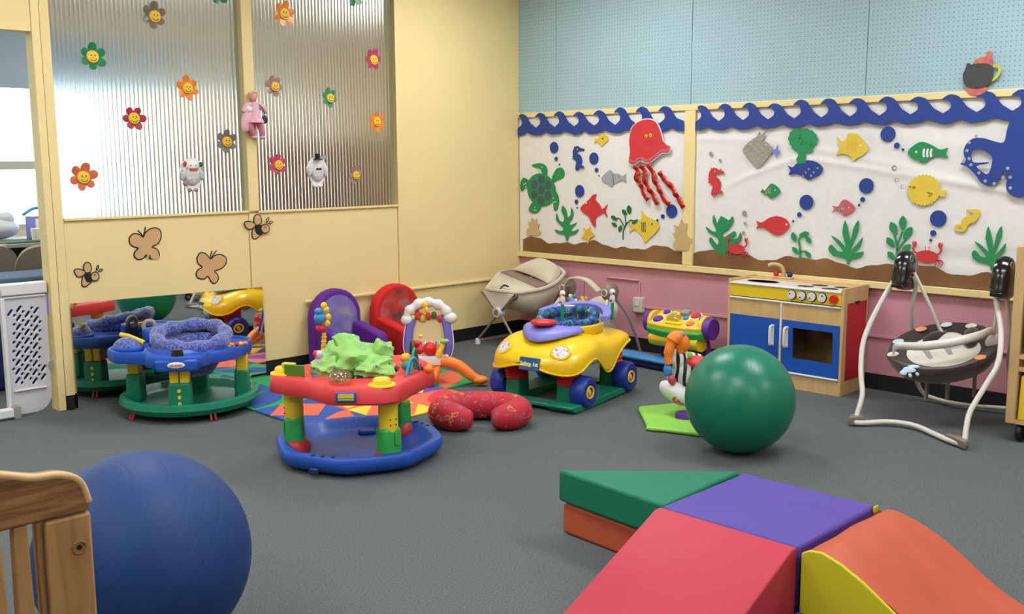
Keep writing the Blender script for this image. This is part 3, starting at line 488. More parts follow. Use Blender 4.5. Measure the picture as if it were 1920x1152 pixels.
tag(bx('desk_blotter', (-3.05, 2.58, .741), (-2.45, 2.9, .752), 'dark_green'), 'dark green desk mat on the grey desk', 'desk mat')
tag(G().box((0, 0, .001), (.3, .21, .003), RZ(.2)).build('paper_sheet', 'paper_white', None, False, loc=(-3.12, 2.66, .7415)), 'loose white paper at the front of the grey desk', 'paper')
tag(G().box((0, 0, .03), (.18, .13, .05), RZ(.1), .94).build('paper_stack', 'red', None, True, .004, loc=(-3.22, 3.0, .7465)), 'dull red stack of papers at the left of the desk', 'paper stack')
t = thing('tissue_box', 'white and violet printed box standing on the desk', 'box', (-2.66, 2.85, .753), .3)
G().box((0, 0, .09), (.13, .1, .18)).build('carton', 'lavender', t, True, .004); G().box((0, -.052, .1), (.1, .004, .12)).build('front_print', 'paper_white', t, False); G().ell((0, -.055, .12), (.02, .003, .013), 14, 8).build('emblem', 'purple', t)
t = thing('plastic_bag', 'crumpled pale plastic bag heaped on the desk', 'bag', (-2.88, 3.1, .748))
mat('bag_film', (196, 206, 216), .35, vary=.1, vscale=20, bump=.6, bscale=25)
G().ell((0, 0, .08), (.17, .12, .085), 18, 10).build('bag_body', 'bag_film', t); G().ell((.06, -.02, .16), (.07, .05, .06), 14, 8).build('bag_top', 'bag_film', t)
tag(G().tube(smooth_loop([(-.1, 0, 0), (0, .02, .05), (.09, 0, .04), (.14, .02, .12)], 4, False), [.012]*8+[.02]*5, 8).build('ribbon', 'sky', None, loc=(-2.66, 2.85, .946)), 'turquoise ribbon curling above the pale plastic bag', 'ribbon')
tag(G().cyl((0, 0, 0), (0, 0, .09), .035, .042).build('cup', 'paper_white', None, loc=(-2.72, 2.7, .753)), 'small white cup beside the violet printed box', 'cup')
t = thing('cloth_bundle', 'dark purple cloth bundle at the right of the desk', 'cloth', (-2.40, 2.92, .765)); G().ell((0, 0, .06), (.12, .08, .07), 16, 8).build('bundle', 'purple', t); G().ell((-.05, -.06, .03), (.07, .05, .03), 12, 8).build('fold', 'ink', t)
def office_chair(loc, rz, label, seatm):
    t = thing('office_chair', label, 'chair', loc, rz, 'office chairs in the next room')
    prof = smooth_loop([(-.31, 0), (-.30, .2), (-.18, .32), (.18, .32), (.30, .2), (.31, 0)], 5, False)
    g = G(); secs = []
    for yy, sc in ((-.03, .95), (0, 1), (.045, .96)): secs.append([Vector((p[0]*sc, .24+yy+.05*(p[1]), .50+p[1]*sc)) for p in prof])
    g.loft(secs); g.build('backrest', 'chair_grey', t, True)
    G().lathe([(.02, .42), (.23, .42), (.25, .45), (.24, .49), (.02, .5)], 24, sy=.95).build('seat', seatm, t)
    G().cyl((0, 0, .08), (0, 0, .43), .03).build('pedestal', 'desk_dark', t)
    for k in range(5):
        a = 2*PI*k/5; G().tube([(0, 0, .1), (.25*math.cos(a), .25*math.sin(a), .07)], [.025, .018], 8).build('leg', 'grey_plastic', t)
        G().ell((.25*math.cos(a), .25*math.sin(a), .03), .03, 10, 8).build('caster', 'black_rubber', t)
    for s in (-1, 1):
        G().tube(smooth_loop([(s*.26, .12, .47), (s*.29, .12, .6), (s*.29, 0, .68), (s*.28, -.14, .67)], 4, False), .02, 8).build('armrest', 'ink', t)
    return t
office_chair((-2.95, 1.45, 0), 2.6, 'grey-brown office chair pulled up beside the desk', 'chair_seat_blue')
office_chair((-3.62, 1.75, 0), 3.5, 'grey office chair with black armrest at the doorway edge', 'chair_seat_blue')
t = thing('storage_bin', 'dark bin draped with a blue blanket behind the gate', 'bin', (-3.48, .95, 0))
G().box((0, 0, .305), (.62, .4, .61)).build('bin', 'dark_blue', t, True, .03); G().loft([[Vector((x, y*s, .615+.05*math.cos(x*5)+d)) for x, y in ((-.34, -.22), (.34, -.22), (.34, .22), (-.34, .22))] for s, d in ((1, -.03), (1.02, .03), (.9, .07))]).build('blanket', 'chair_seat_blue', t, True, .01)
t = thing('bookcase', 'brown wooden bookcase seen blurred through the ribbed pane', 'bookcase', (.2, 2.6, 0))
G().box((0, .15, .78), (1.5, .02, 1.56)).build('back_panel', 'bark_cabinet', t, False)
for x in (-.75, 0, .75): G().box((x, 0, .78), (.03, .32, 1.56)).build('side_panel', 'bark_cabinet', t, False)
for z in (.05, .42, .80, 1.18, 1.55): G().box((0, 0, z), (1.5, .32, .03)).build('shelf', 'bark_cabinet', t, False)
# --- doorway gate
gt = thing('baby_gate', 'white plastic baby gate with a lattice of slots in the doorway', 'gate', (-3.757, .055, 0))
outl = [(-.115, .012), (.02, .012)]+[(.02+.09*math.sin(a*PI/16), .102-.09*math.cos(a*PI/16)) for a in range(1, 9)]+[(.118, .64), (.118, .655), (-.115, .655)]
holes = []
zz = 0
ang = math.radians(52)
for row in range(-14, 26):
    for c in range(-9, 10):
        # a diagonal lattice of alternating slots and round holes
        e = Vector((math.cos(ang), math.sin(ang))); n_ = Vector((-math.sin(ang), math.cos(ang)))
        q = Vector((0, .36))+e*(c*.0405+(row % 2)*.0405)+n_*(row*.0265)
        if abs(q.x-.003) > .078 or q.y < .175 or q.y > .60: continue
        ln = .0120 if (c % 2 == 0) else .0; r = .0104
        if ln:
            lp = [tuple(q+e*ln+r*(e*math.cos(a)+n_*math.sin(a))) for a in [PI*(-.5+i/6) for i in range(7)]]+[tuple(q-e*ln-r*(e*math.cos(a)+n_*math.sin(a))) for a in [PI*(-.5+i/6) for i in range(7)]]
        else: lp = [tuple(q+r*(e*math.cos(a)+n_*math.sin(a))) for a in [2*PI*i/10 for i in range(10)]]
        holes.append(lp)
me = curve_mesh([outl]+holes, .022); o = link('lattice_panel', me, mat('gate_white', (200, 198, 203), .45), gt, False); o.rotation_euler = (PI/2, 0, 0)
G().box((.002, 0, .693), (.24, .055, .065)).build('top_cap', 'white_plastic', gt, True, .008); G().box((.002, 0, .652), (.215, .04, .012)).build('cap_step', 'white_plastic', gt, True, .003)
G().box((-.11, -.004, .33), (.02, .034, .64)).build('edge_rib', 'white_plastic', gt, True, .004); G().box((.0, -.018, .145), (.17, .012, .01)).build('lower_rib', 'white_plastic', gt, True, .003)
G().cyl((.128, -.02, .26), (.128, .02, .26), .026).build('hinge_knob', 'grey_plastic', gt); G().box((.123, .0, .60), (.012, .02, .12)).build('latch', 'lavender', gt)
G().box((-.30, -.03, .035), (.44, .05, .05)).build('floor_bar', 'white_plastic', gt, True, .008); G().box((-.09, -.03, .035), (.035, .06, .07)).build('bar_clip', 'grey_plastic', gt, True, .004)
# ================================================================ paper sea on the bulletin board
for nme, rgb in (('p_blue', (34, 62, 142)), ('p_red', (206, 52, 56)), ('p_green', (34, 140, 82)), ('p_yellow', (226, 196, 66)), ('p_grey', (160, 164, 166)), ('p_pink', (204, 92, 104)), ('p_beige', (200, 174, 120)), ('p_darkgreen', (22, 104, 60)), ('p_slate', (70, 86, 96)), ('p_gold', (226, 184, 60))):
    mat(nme, rgb, .6, vary=.05, vscale=14)
mat('foil', (200, 200, 205), .22, metal=.9, bump=.5, bscale=40); mat('foil_red', (214, 50, 40), .2, metal=.75, bump=.4, bscale=40)
def sea(key, name, label, cat, m, smooth=3, holes=(), out=.0235, details=(), group=None):
    c = centroid(SEA[key]); c = (round(c[0], 3), round(c[1], 3))
    loops = [smooth_loop(SEA[key], smooth)]+[smooth_loop(SEA[h], smooth) for h in holes]
    if not details: return tag(flat(name, loops, .003, out, m, FRAME_R, c), label, cat, group)
    t = wallthing(name, label, cat, FRAME_R, c, out, group); flat('body', loops, .003, 0, m, None, c, t)
    for dn, dl, dm, do in details: flat(dn, dl, .002, do, dm, None, c, t)
    return t
def at(key, dx, dz, r, n=10): c = centroid(SEA[key]); return disc(c[0]+dx, c[1]+dz, r, n)
def wave(name, label, u0, u1, z, per, seed):
    rnd = random.Random(seed); unit = [(0, 0), (.21, .136), (.227, .288), (.12, .41), (-.045, .415), (.076, .53), (.24, .576), (.455, .5), (.575, .35), (.727, .167)]
    n = int((u1-u0)/per); top = []; bot = []; up = u0
    per = (u1-u0-.01)/n
    for i in range(n):
        k = per*rnd.uniform(.92, 1.08)
        up = u0+i*per
        w = [(up+a*per, z+b*k) for a, b in unit]
        if i == 0: w = [q for q in w if q[0] >= u0]
        top += [tuple(q) for q in smooth_loop(w, 3, False)]
        zb = z-.30*per*rnd.uniform(.9, 1.1)
        for j in range(8):
            a = j/8; bot.append((up+a*per, z-.11*per+(zb-z+.11*per)*math.sqrt(max(0, 1-((((a+.47) % 1)-.5)*2)**2))))
    end = [(u1, z+.01), (u1, z-.3*per)]
    poly = top+end+list(reversed(bot))
    c = centroid(poly); return tag(flat(name, [poly], .002, .034, 'p_blue', FRAME_R, c), label, 'paper border')
wave('wave_border', 'blue paper wave border along the top of the left board', .01, 1.575, 1.606, .188, 3)
wave('wave_border', 'blue paper wave border along the top of the right board', 1.668, 5.11, 1.608, .178, 5)
def sandstrip(u0, u1, label, seed):
    rnd = random.Random(seed); ph = [rnd.uniform(0, 6) for _ in range(4)]; n = 60 if u0 < 1 else 110
    top = [(u0+(u1-u0)*i/n, .745+.016*math.sin(9*i/n*(u1-u0)*1.1+ph[0])+.010*math.sin(21*i/n*(u1-u0)+ph[1])+.005*math.sin(47*i/n*(u1-u0)+ph[2])) for i in range(n+1)]
    poly = top+[(u1, .652), (u0, .652)]; c = centroid(poly); return tag(flat('sand_strip', [poly], .002, .0205, 'sand_paper', FRAME_R, c), label, 'paper strip')
sandstrip(.05, 1.574, 'brown paper seabed strip along the bottom of the left board', 1); sandstrip(1.668, 5.11, 'brown paper seabed strip along the bottom of the right board', 2)
# turtle
c = centroid(SEA['turtle_shell']); t = wallthing('paper_turtle', 'green paper sea turtle with slate shell plates near the corner', 'paper turtle', FRAME_R, c, .024)
flat('shell', [smooth_loop(SEA['turtle_shell'], 3)], .003, 0, 'p_green', None, c, t); flat('head', [smooth_loop(SEA['turtle_head'], 3)], .003, -.002, 'p_green', None, c, t)
for k in ('turtle_f1', 'turtle_f2', 'turtle_f3', 'turtle_f4'): flat('flipper', [smooth_loop(SEA[k], 3)], .003, -.002, 'p_green', None, c, t)
for i in range(7):
    a = i*PI/3+.5; rr = 0 if i == 6 else .083; flat('shell_plate', [disc(c[0]+rr*math.cos(a), c[1]+rr*math.sin(a)*.95, .036, 6)], .002, .003, 'p_slate', None, c, t)
rnd = random.Random(4)
for k in ('turtle_f1', 'turtle_f2', 'turtle_f3', 'turtle_f4'):
    q = centroid(SEA[k]); flat('spots', [disc(q[0]+rnd.uniform(-.02, .02), q[1]+rnd.uniform(-.02, .02), .005, 8) for _ in range(4)], .002, .002, 'paper_white', None, c, t)
def box_of(key):
    P = SEA[key]; return min(p[0] for p in P), max(p[0] for p in P), min(p[1] for p in P), max(p[1] for p in P)
def seahorse(key, label, m, flip=1, lean=0):
    u0, u1, z0, z1 = box_of(key); h = (z1-z0)*1.02; c = ((u0+u1)/2, (z0+z1)/2); t = wallthing('paper_seahorse', label, 'paper seahorse', FRAME_R, c, .0235)
    def tr(p): x, y = p[0]-.04, p[1]-.46; x, y = x*math.cos(lean)-y*math.sin(lean), x*math.sin(lean)+y*math.cos(lean); return (c[0]+flip*x*h*1.5, c[1]+y*h)
    line = [(.30, .80), (.17, .84), (.04, .87), (-.05, .76), (-.03, .62), (.05, .48), (.06, .34), (.0, .2), (-.05, .1), (.0, .01), (.11, -.01), (.19, .06), (.17, .15), (.10, .15), (.09, .09)]; wd = [.06, .09, .19, .16, .20, .27, .25, .18, .13, .10, .09, .075, .06, .05, .03]
    L3 = smooth_loop([(p[0], p[1], w) for p, w in zip(line, wd)], 3, False)
    flat('body', [stroke([tr(p) for p in L3], [p.z*h*1.3 for p in L3])], .003, 0, m, None, c, t)
    flat('fin', [[tr(p) for p in [(-.03, .60), (-.17, .62), (-.12, .55), (-.17, .50), (-.10, .46), (0, .44)]]], .003, .0005, m, None, c, t); flat('coronet', [[tr(p) for p in [(-.03, .90), (-.05, 1.0), (.01, .95), (.05, 1.01), (.08, .92)]]], .003, .0005, m, None, c, t)
    q = tr((.06, .86)); flat('eye', [disc(q[0], q[1], .022*h, 8)], .002, .002, 'paper_white', None, c, t)
def crab(key, label, m, out):
    u0, u1, z0, z1 = box_of(key); w, h = u1-u0, z1-z0; c = ((u0+u1)/2, (z0+z1)/2); t = wallthing('paper_crab', label, 'paper crab', FRAME_R, c, out); T_ = lambda x, y: (c[0]+x*w, c[1]+y*h)
    flat('shell', [[T_(.33*math.cos(a)*(1+.05*math.sin(3*a)), -.08+.24*math.sin(a)) for a in [2*PI*i/28 for i in range(28)]]], .003, 0, m, None, c, t)
    for s in (-1, 1):
        for k in range(3): P = smooth_loop([T_(s*(.16+.08*k), -.20), T_(s*(.26+.10*k), -.22), T_(s*(.28+.10*k), -.34), T_(s*(.23+.09*k), -.48)], 4, False); flat('leg', [stroke(P, [.05*w*(1-.7*i/(len(P)-1)) for i in range(len(P))])], .003, -.0005, m, None, c, t)
        P = smooth_loop([T_(s*.26, 0), T_(s*.38, .08), T_(s*.42, .2), T_(s*.38, .3)], 4, False); flat('arm', [stroke(P, .05*w)], .003, -.0005, m, None, c, t)
        flat('claw', [[T_(s*(.38+.5*x), .36+y) for x, y in ((-.06, -.08), (.1, -.07), (.16, .03), (.13, .14), (.06, .02), (.02, .13), (-.10, .10), (-.12, 0))]], .003, .0005, m, None, c, t)
        flat('eye', [stroke([T_(s*.05, .12), T_(s*.06, .24)], .02*w), disc(T_(s*.06, .28)[0], T_(s*.06, .28)[1], .022*w, 8)], .003, .0005, m, None, c, t)
seahorse('seahorse_blue', 'dark blue paper seahorse on the left board', 'p_blue', 1, .12)
sea('fish_yellow_small', 'paper_fish', 'small yellow paper fish near the top of the left board', 'paper fish', 'p_yellow', details=[('eye', [at('fish_yellow_small', .025, .01, .006)], 'ink', .002)])
sea('fish_grey', 'paper_fish', 'grey paper fish left of the jellyfish tentacles', 'paper fish', 'p_grey', details=[('fin_line', [stroke([(centroid(SEA['fish_grey'])[0]-.02, centroid(SEA['fish_grey'])[1]+.03), (centroid(SEA['fish_grey'])[0]-.01, centroid(SEA['fish_grey'])[1]-.04)], .006)], 'p_slate', .002)])
sea('fish_red_left', 'paper_fish', 'red triangular paper fish on the left board', 'paper fish', 'p_red', details=[('eye', [at('fish_red_left', -.09, .045, .008)], 'paper_white', .002)])
q = centroid(SEA['fish_yellow_big'])
sea('fish_yellow_big', 'paper_fish', 'yellow spotted paper fish beside the board mullion', 'paper fish', 'p_yellow', details=[('gill_lines', [stroke([(q[0]+d, q[1]+.04), (q[0]+d+.004, q[1]-.03)], .005) for d in (-.0, .015, .03)], 'ink', .002), ('spots', [disc(q[0]-.05-rnd.uniform(0, .07), q[1]+rnd.uniform(-.03, .05), .006, 8) for _ in range(9)], 'p_gold', .002), ('eye', [disc(q[0]+.09, q[1]+.03, .006, 8)], 'ink', .002)])
# jellyfish
c = centroid(SEA['jelly']); t = wallthing('paper_jellyfish', 'large red paper jellyfish with shiny red ribbon tentacles', 'paper jellyfish', FRAME_R, c, .041)
flat('bell', [smooth_loop(SEA['jelly'], 3)], .003, 0, 'p_red', None, c, t); flat('bell_outline', [grow(smooth_loop(SEA['jelly'], 3), .008)], .002, -.003, 'paper_white', None, c, t)
for k in ('ten0', 'ten1', 'ten2', 'ten3'):
    P = smooth_loop([(p[0], p[1]) for p in SEA[k]], 5, False); w = stroke(P, [.034+.006*math.sin(i*1.3) for i in range(len(P))]); n = len(P)
    vs = []; fs = []
    for i in range(n):
        for q in (w[i], w[2*n-1-i]): vs.append((q[0]-c[0], q[1]-c[1], .007*math.sin(i*.9)+.002))
    for i in range(n-1): fs.append((2*i, 2*i+1, 2*i+3, 2*i+2))
    G().add(vs, fs).build('tentacle', 'foil_red', t, True, solid=.001)
for s in (0, 1): flat('eye', [disc(c[0]-.01+s*.04, c[1]+.06+s*.005, .013, 12), disc(c[0]-.012+s*.04, c[1]+.056+s*.005, .006, 8)], .002, .003, 'p_yellow', None, c, t)
flat('glitter_edge', [stroke([(p[0], p[1]+.014) for p in smooth_loop(SEA['jelly'][9:16]+SEA['jelly'][0:1], 4, False)], .02)], .002, .003, 'p_pink', None, c, t)
sea('seaweed_left', 'paper_seaweed', 'green paper seaweed with wavy fronds on the left board', 'paper seaweed', 'p_green', 2)
sea('star', 'paper_starfish', 'gold paper starfish on the brown seabed', 'paper starfish', 'p_gold', 1)
sea('coral_left', 'paper_coral', 'beige paper coral at the corner end of the left board', 'paper coral', 'p_beige', 2); sea('coral_right', 'paper_coral', 'beige paper coral overlapping the board mullion', 'paper coral', 'p_beige', 2, out=.036)
def plant(keys_l, keys_s, name, label, m, w):
    c = SEA[keys_s[0]][0]; t = wallthing(name, label, 'paper plant', FRAME_R, c, .022)
    for k in keys_s: flat('stem', [stroke(smooth_loop(SEA[k], 4, False), w)], .002, 0, m, None, c, t)
    for k in keys_l: flat('leaf', [smooth_loop(SEA[k], 2)], .002, .0015, m, None, c, t)
plant(['lfA%d' % i for i in range(6)], ['stemA', 'stemA2', 'stemA3'], 'paper_plant', 'thin branching dark green paper plant beside the yellow spotted fish', 'p_darkgreen', .009)
plant(['lfB%d' % i for i in range(5)], ['stemB', 'stemB2'], 'paper_plant', 'small curling green paper vine above the toy kitchen sink', 'p_green', .012)
plant(['lfC%d' % i for i in range(6)], ['stemC', 'stemC2', 'stemC3'], 'paper_plant', 'upright green paper plant with pointed leaves left of the big crab', 'p_green', .012)
seahorse('seahorse_red', 'red paper seahorse at the left end of the right board', 'p_red', 1, .1)
c = centroid(SEA['ray']); t = wallthing('foil_ray', 'silver foil ray with a shiny streamer on the right board', 'foil ray', FRAME_R, c, .024)
flat('body', [smooth_loop(SEA['ray'], 3)], .003, 0, 'foil', None, c, t); flat('streamer', [SEA['ray_streamer']], .002, .003, 'foil', None, c, t); flat('tail_star', [SEA['ray_tail']], .002, .003, 'lavender', None, c, t)
q = centroid(SEA['puffer_green'])
def spiky(poly, n, d):
    L = smooth_loop(poly, n); return [tuple(p) if i % 2 else g for i, (p, g) in enumerate(zip([(a[0], a[1]) for a in L], grow(L, d)))]
c = q; t = wallthing('paper_puffer_fish', 'green spiky paper fish with its tail pointing down', 'paper fish', FRAME_R, c, .024)
flat('body', [spiky(SEA['puffer_green'], 3, .006)], .003, 0, 'p_green', None, c, t); flat('spots', [disc(c[0]+rnd.uniform(-.06, .06), c[1]+.04+rnd.uniform(-.05, .05), .005, 8) for _ in range(8)], .002, .0025, 'p_darkgreen', None, c, t)
q = centroid(SEA['fish_blue']); sea('fish_blue', 'paper_fish', 'dark blue paper fish with silver scales on the right board', 'paper fish', 'p_blue', details=[('scales', [disc(q[0]+.0+.018*i, q[1]-.012+.02*((i*7) % 3-1), .007, 8) for i in range(5)], 'foil', .002), ('eye', [disc(q[0]+.095, q[1]+.015, .007, 8)], 'foil', .002)])
def barred(key, label, m, dxs, dm, side=1):
    q = centroid(SEA[key]); h = max(p[1] for p in SEA[key])-min(p[1] for p in SEA[key]); w = max(p[0] for p in SEA[key])-min(p[0] for p in SEA[key])
    return sea(key, 'paper_fish', label, 'paper fish', m, details=[('bars', [stroke([(q[0]+d*w, q[1]+.2*h), (q[0]+(d-.02)*w, q[1]), (q[0]+d*w, q[1]-.2*h)], .05*w) for d in dxs], dm, .002), ('eye', [disc(q[0]+(.32*side)*w, q[1]+.05*h, .03*w, 8)], 'paper_white', .002)])
barred('fish_yellow_right', 'yellow paper fish with glitter bars at the top of the right board', 'p_yellow', (-.06, .06, .16), 'p_gold')
barred('fish_green_right', 'long green paper fish with pale bars left of the octopus', 'p_green', (-.12, -.03, .06), 'paper_white', -1)
barred('fish_green_small', 'small green striped paper fish on the right board', 'p_green', (-.1, .0, .1), 'foil')
sea('fish_red_right', 'paper_fish', 'plain red paper fish in the lower right board', 'paper fish', 'p_red', details=[('eye', [at('fish_red_right', .11, .01, .006)], 'paper_white', .002)])
barred('fish_pink', 'small pink striped paper fish on the right board', 'p_pink', (-.06, .02, .1), 'foil')
q = centroid(SEA['octopus'])
arm = [(SEA['octopus'][i][0], SEA['octopus'][i][1]) for i in range(7, 20)]
sea('octopus', 'paper_octopus', 'big dark blue paper octopus at the right edge of the board', 'paper octopus', 'p_blue', 3, ('octopus_hole',), out=.039, details=[('suckers', [disc(p[0]+.018, p[1]+.012, .009, 10) for p in arm], 'p_grey', .002)])
mat('p_olivebrown', (150, 118, 30), .6)
def puffer():
    pc = (3.013, 1.151)
    u = SEA['puffer_yellow_tail'][0]; c = (u[0]-.082, u[1]+.008); poly = []
    for i in range(52):
        a = 2*PI*i/52; k = 1.0 if i % 2 else 1.10; poly.append((c[0]+.088*k*math.cos(a), c[1]+.082*k*math.sin(a)))
    t = wallthing('paper_puffer_fish', 'round yellow spiky paper puffer fish under the long green fish', 'paper fish', FRAME_R, c, .024)
    flat('body', [poly], .003, 0, 'p_yellow', None, c, t); flat('tail', [SEA['puffer_yellow_tail']], .003, 0.0005, 'p_yellow', None, c, t); flat('eyes', [disc(c[0]-.055, c[1]+.015, .008, 8), disc(c[0]-.076, c[1]+.017, .006, 8)], .002, .003, 'p_olivebrown', None, c, t); flat('fin', [stroke([(c[0]+.02, c[1]-.01), (c[0]+.05, c[1]-.02), (c[0]+.03, c[1]-.035)], .007)], .002, .003, 'p_olivebrown', None, c, t)
puffer()
seahorse('seahorse_yellow', 'yellow glitter paper seahorse below the octopus arms', 'p_yellow', -1, .5)
sea('seaweed_right', 'paper_seaweed', 'curly green paper seaweed behind the small red crab', 'paper seaweed', 'p_green', 2, out=.021)
crab('crab_small', 'small red paper crab in front of the curly seaweed', 'p_red', .0275)
crab('crab_big', 'large red paper crab above the brown baby swing', 'p_red', .0245)
sea('aloe_a', 'paper_seaweed', 'green paper aloe-shaped seaweed above the toy stove burners', 'paper seaweed', 'p_green', 2); sea('aloe_b', 'paper_seaweed', 'green paper aloe-shaped seaweed behind the right swing motor', 'paper seaweed', 'p_green', 2)
for who, bl in BUB:
    for (u, z, r), nme in zip(bl, ('large', 'medium', 'tiny')):
        tag(flat('paper_bubble', [disc(u, z, r, 24)], .002, .022, 'p_blue', FRAME_R, (u, z)), '%s blue paper bubble rising from the %s' % (nme, who), 'paper bubble', 'blue paper bubbles')
for (u, z, r), lab in SEQ: tag(flat('sequin', [disc(u, z, r, 12)], .002, .022, 'foil', FRAME_R, (u, z)), 'silver %s' % lab, 'sequin', 'silver sequin bubbles')
# teapot-shaped paper cut-out leaning on the pegboard
t = wallthing('paper_teapot', 'dark grey paper teapot with orange lid on the pegboard', 'paper teapot', FRAME_R, (3.478, 1.79), .034); o = (3.478, 1.79)
mat('p_charcoal', (66, 64, 66), .6, vary=.1, vscale=20); mat('p_olive', (196, 196, 60), .6); MATS['p_sunset'] = ramp_mat('p_sunset', [(.3, (190, 80, 110)), (.55, (206, 120, 80)), (.75, (220, 160, 70))], 20)
flat('pot_body', [smooth_loop([(3.415, 1.87), (3.43, 1.86), (3.455, 1.862), (3.50, 1.862), (3.54, 1.845), (3.55, 1.80), (3.54, 1.765), (3.50, 1.735), (3.43, 1.738), (3.40, 1.765), (3.392, 1.81), (3.402, 1.835), (3.408, 1.862)], 3)], .003, .003, 'p_charcoal', None, o, t)
flat('lid', [smooth_loop([(3.44, 1.855), (3.452, 1.882), (3.48, 1.894), (3.505, 1.898), (3.506, 1.916), (3.524, 1.924), (3.538, 1.912), (3.53, 1.892), (3.544, 1.868), (3.54, 1.845), (3.50, 1.858)], 3)], .003, .0, 'p_sunset', None, o, t)
flat('foot', [smooth_loop([(3.41, 1.745), (3.50, 1.742), (3.525, 1.73), (3.51, 1.71), (3.47, 1.695), (3.43, 1.705)], 3)], .003, .0, 'p_sunset', None, o, t)
flat('handle', [stroke(smooth_loop([(3.545, 1.845), (3.57, 1.845), (3.58, 1.82), (3.57, 1.795), (3.545, 1.77)], 4, False), .014)], .003, .001, 'p_olive', None, o, t)

# ================================================================ flowers, paper figures and painted insects on the yellow partition
FC = {'taupe': (120, 104, 92), 'green': (24, 122, 76), 'orange': (232, 132, 40), 'maroon': (168, 50, 70), 'grey': (126, 116, 110), 'rust': (206, 104, 70), 'mauve': (160, 128, 124), 'magenta': (178, 60, 96), 'teal': (70, 140, 112), 'pink': (196, 72, 104)}
for k, v in FC.items(): mat('petal_'+k, v, .3, vary=.08, vscale=20)
FL = ['brown-grey smiling flower near the top of the left pane', 'bright green smiling flower high on the left pane', 'orange smiling flower in the middle of the left pane', 'maroon smiling flower in the middle of the left pane', 'grey smiling flower beside the pink doll', 'rust-orange smiling flower low at the left pane edge', 'orange smiling flower near the top of the right pane', 'mauve smiling flower right of the pink doll', 'magenta smiling flower at the right pane edge', 'dull teal smiling flower in the middle of the right pane', 'orange smiling flower at the right pane edge', 'pink smiling flower beside the paper figure in a top hat', 'small mauve smiling flower low on the right pane', 'green smiling flower cut off above the left pane', 'green smiling flower cut off above the right pane']
rnd = random.Random(11)
for i, (x, z, r, col) in enumerate(FLOW):
    onpane = .036
    t = wallthing('flower_decoration', FL[i], 'flower', FRAME_L, (x, z), -.037, 'smiling plastic flowers on the panes')
    rot = rnd.uniform(0, 1); tl = [.35, .1, .15, .1, .3, .2, .2, .5, .5, .5, .1, .5, .45, .1, .1][i]
    for k in range(6):
        a = rot+k*PI/3; L = r*rnd.uniform(.9, 1.05)
        pet = smooth_loop([(.18, -.10), (.55, -.30), (.88, -.24), (1.0, 0), (.88, .24), (.55, .30), (.18, .10)], 3)
        vs = []; n = len(pet)
        lift = .012+.02*tl*math.cos(a-2.5)
        up = [Vector((q[0]*L*math.cos(a)-q[1]*L*math.sin(a), q[0]*L*math.sin(a)+q[1]*L*math.cos(a), .004+lift*(q[0]**2))) for q in pet]
        G().add([tuple(v) for v in up]+[(v.x, v.y, v.z+.0025) for v in up], [tuple(reversed(range(n))), tuple(range(n, 2*n))]+[(j, (j+1) % n, n+(j+1) % n, n+j) for j in range(n)]).build('petal', 'petal_'+col, t, False)
    fx, fy = (r*.22*tl*2*.6, -r*.18*tl) if tl > .25 else (0, 0)
    f = G().lathe([(.01, .006), (r*.44, .006), (r*.46, .012), (r*.40, .020), (.004, .022)], 24, (fx, fy, 0)).build('face', 'smile_yellow', t)
    for s in (-1, 1): G().ell((fx+s*r*.13, fy+r*.10, .021), (r*.045, r*.06, .003), 8, 6).build('eye', 'ink', f)
    G().ell((fx, fy-.02*r, .022), (r*.03, r*.03, .003), 8, 6).build('nose', 'ink', f)
    G().tube([(fx+r*.26*math.cos(q), fy-.02*r+r*.26*math.sin(q), .0205) for q in [PI*(1.15+.7*j/10) for j in range(11)]], .0018, 6).build('mouth', 'ink', f)
mat('bug_tan', (206, 166, 112), .7, vary=.03)
def butterfly(k, label):
    c = centroid(WALLART[k]); t = wallthing('painted_butterfly', label, 'painted butterfly', FRAME_L, c, -.0095)
    L = smooth_loop(WALLART[k], 3); flat('outline', [grow(L, .004)], .002, 0, 'ink', None, c, t); flat('wings', [grow(L, -.003)], .002, .001, 'bug_tan', None, c, t)
    for a in 'ab': flat('antenna', [stroke(smooth_loop(WALLART[k+a], 3, False), .006)], .002, 0, 'ink', None, c, t)
butterfly('bf1', 'tan butterfly with black outline painted under the left pane'); butterfly('bf2', 'tan butterfly with black outline painted just above the mirror')
def bee(k, label):
    c = centroid(WALLART[k+'bd']); t = wallthing('painted_bee', label, 'painted bee', FRAME_L, c, -.0085 if k == 'be1' else -.001)
    for part, nm in (('w1', 'wing'), ('w2', 'wing'), ('ab', 'abdomen'), ('hd', 'head')):
        L = smooth_loop(WALLART[k+part], 3); o = flat(nm, [grow(L, .003)], .002, {'wing': 0, 'abdomen': .0005, 'head': .002}[nm], 'ink', None, c, t); flat(nm+'_fill', [grow(L, -.003)], .002, {'wing': .001, 'abdomen': .0015, 'head': .003}[nm], 'bug_tan', None, c, t)
    flat('stripe', [smooth_loop(WALLART[k+'bd'], 2)], .002, .0025, 'ink', None, c, t); L = smooth_loop(WALLART[k+'ey'], 2); flat('eye', [L, grow(L, -.003)], .002, .004, 'ink', None, c, t)
    for a in ('a1', 'a2'): L = smooth_loop(WALLART[k+a], 3); flat('antenna', [L, grow(L, -.004)], .002, 0, 'ink', None, c, t)
bee('be1', 'bee with a black band painted at the left end of the partition'); bee('be2', 'bee with a black band painted under the post')
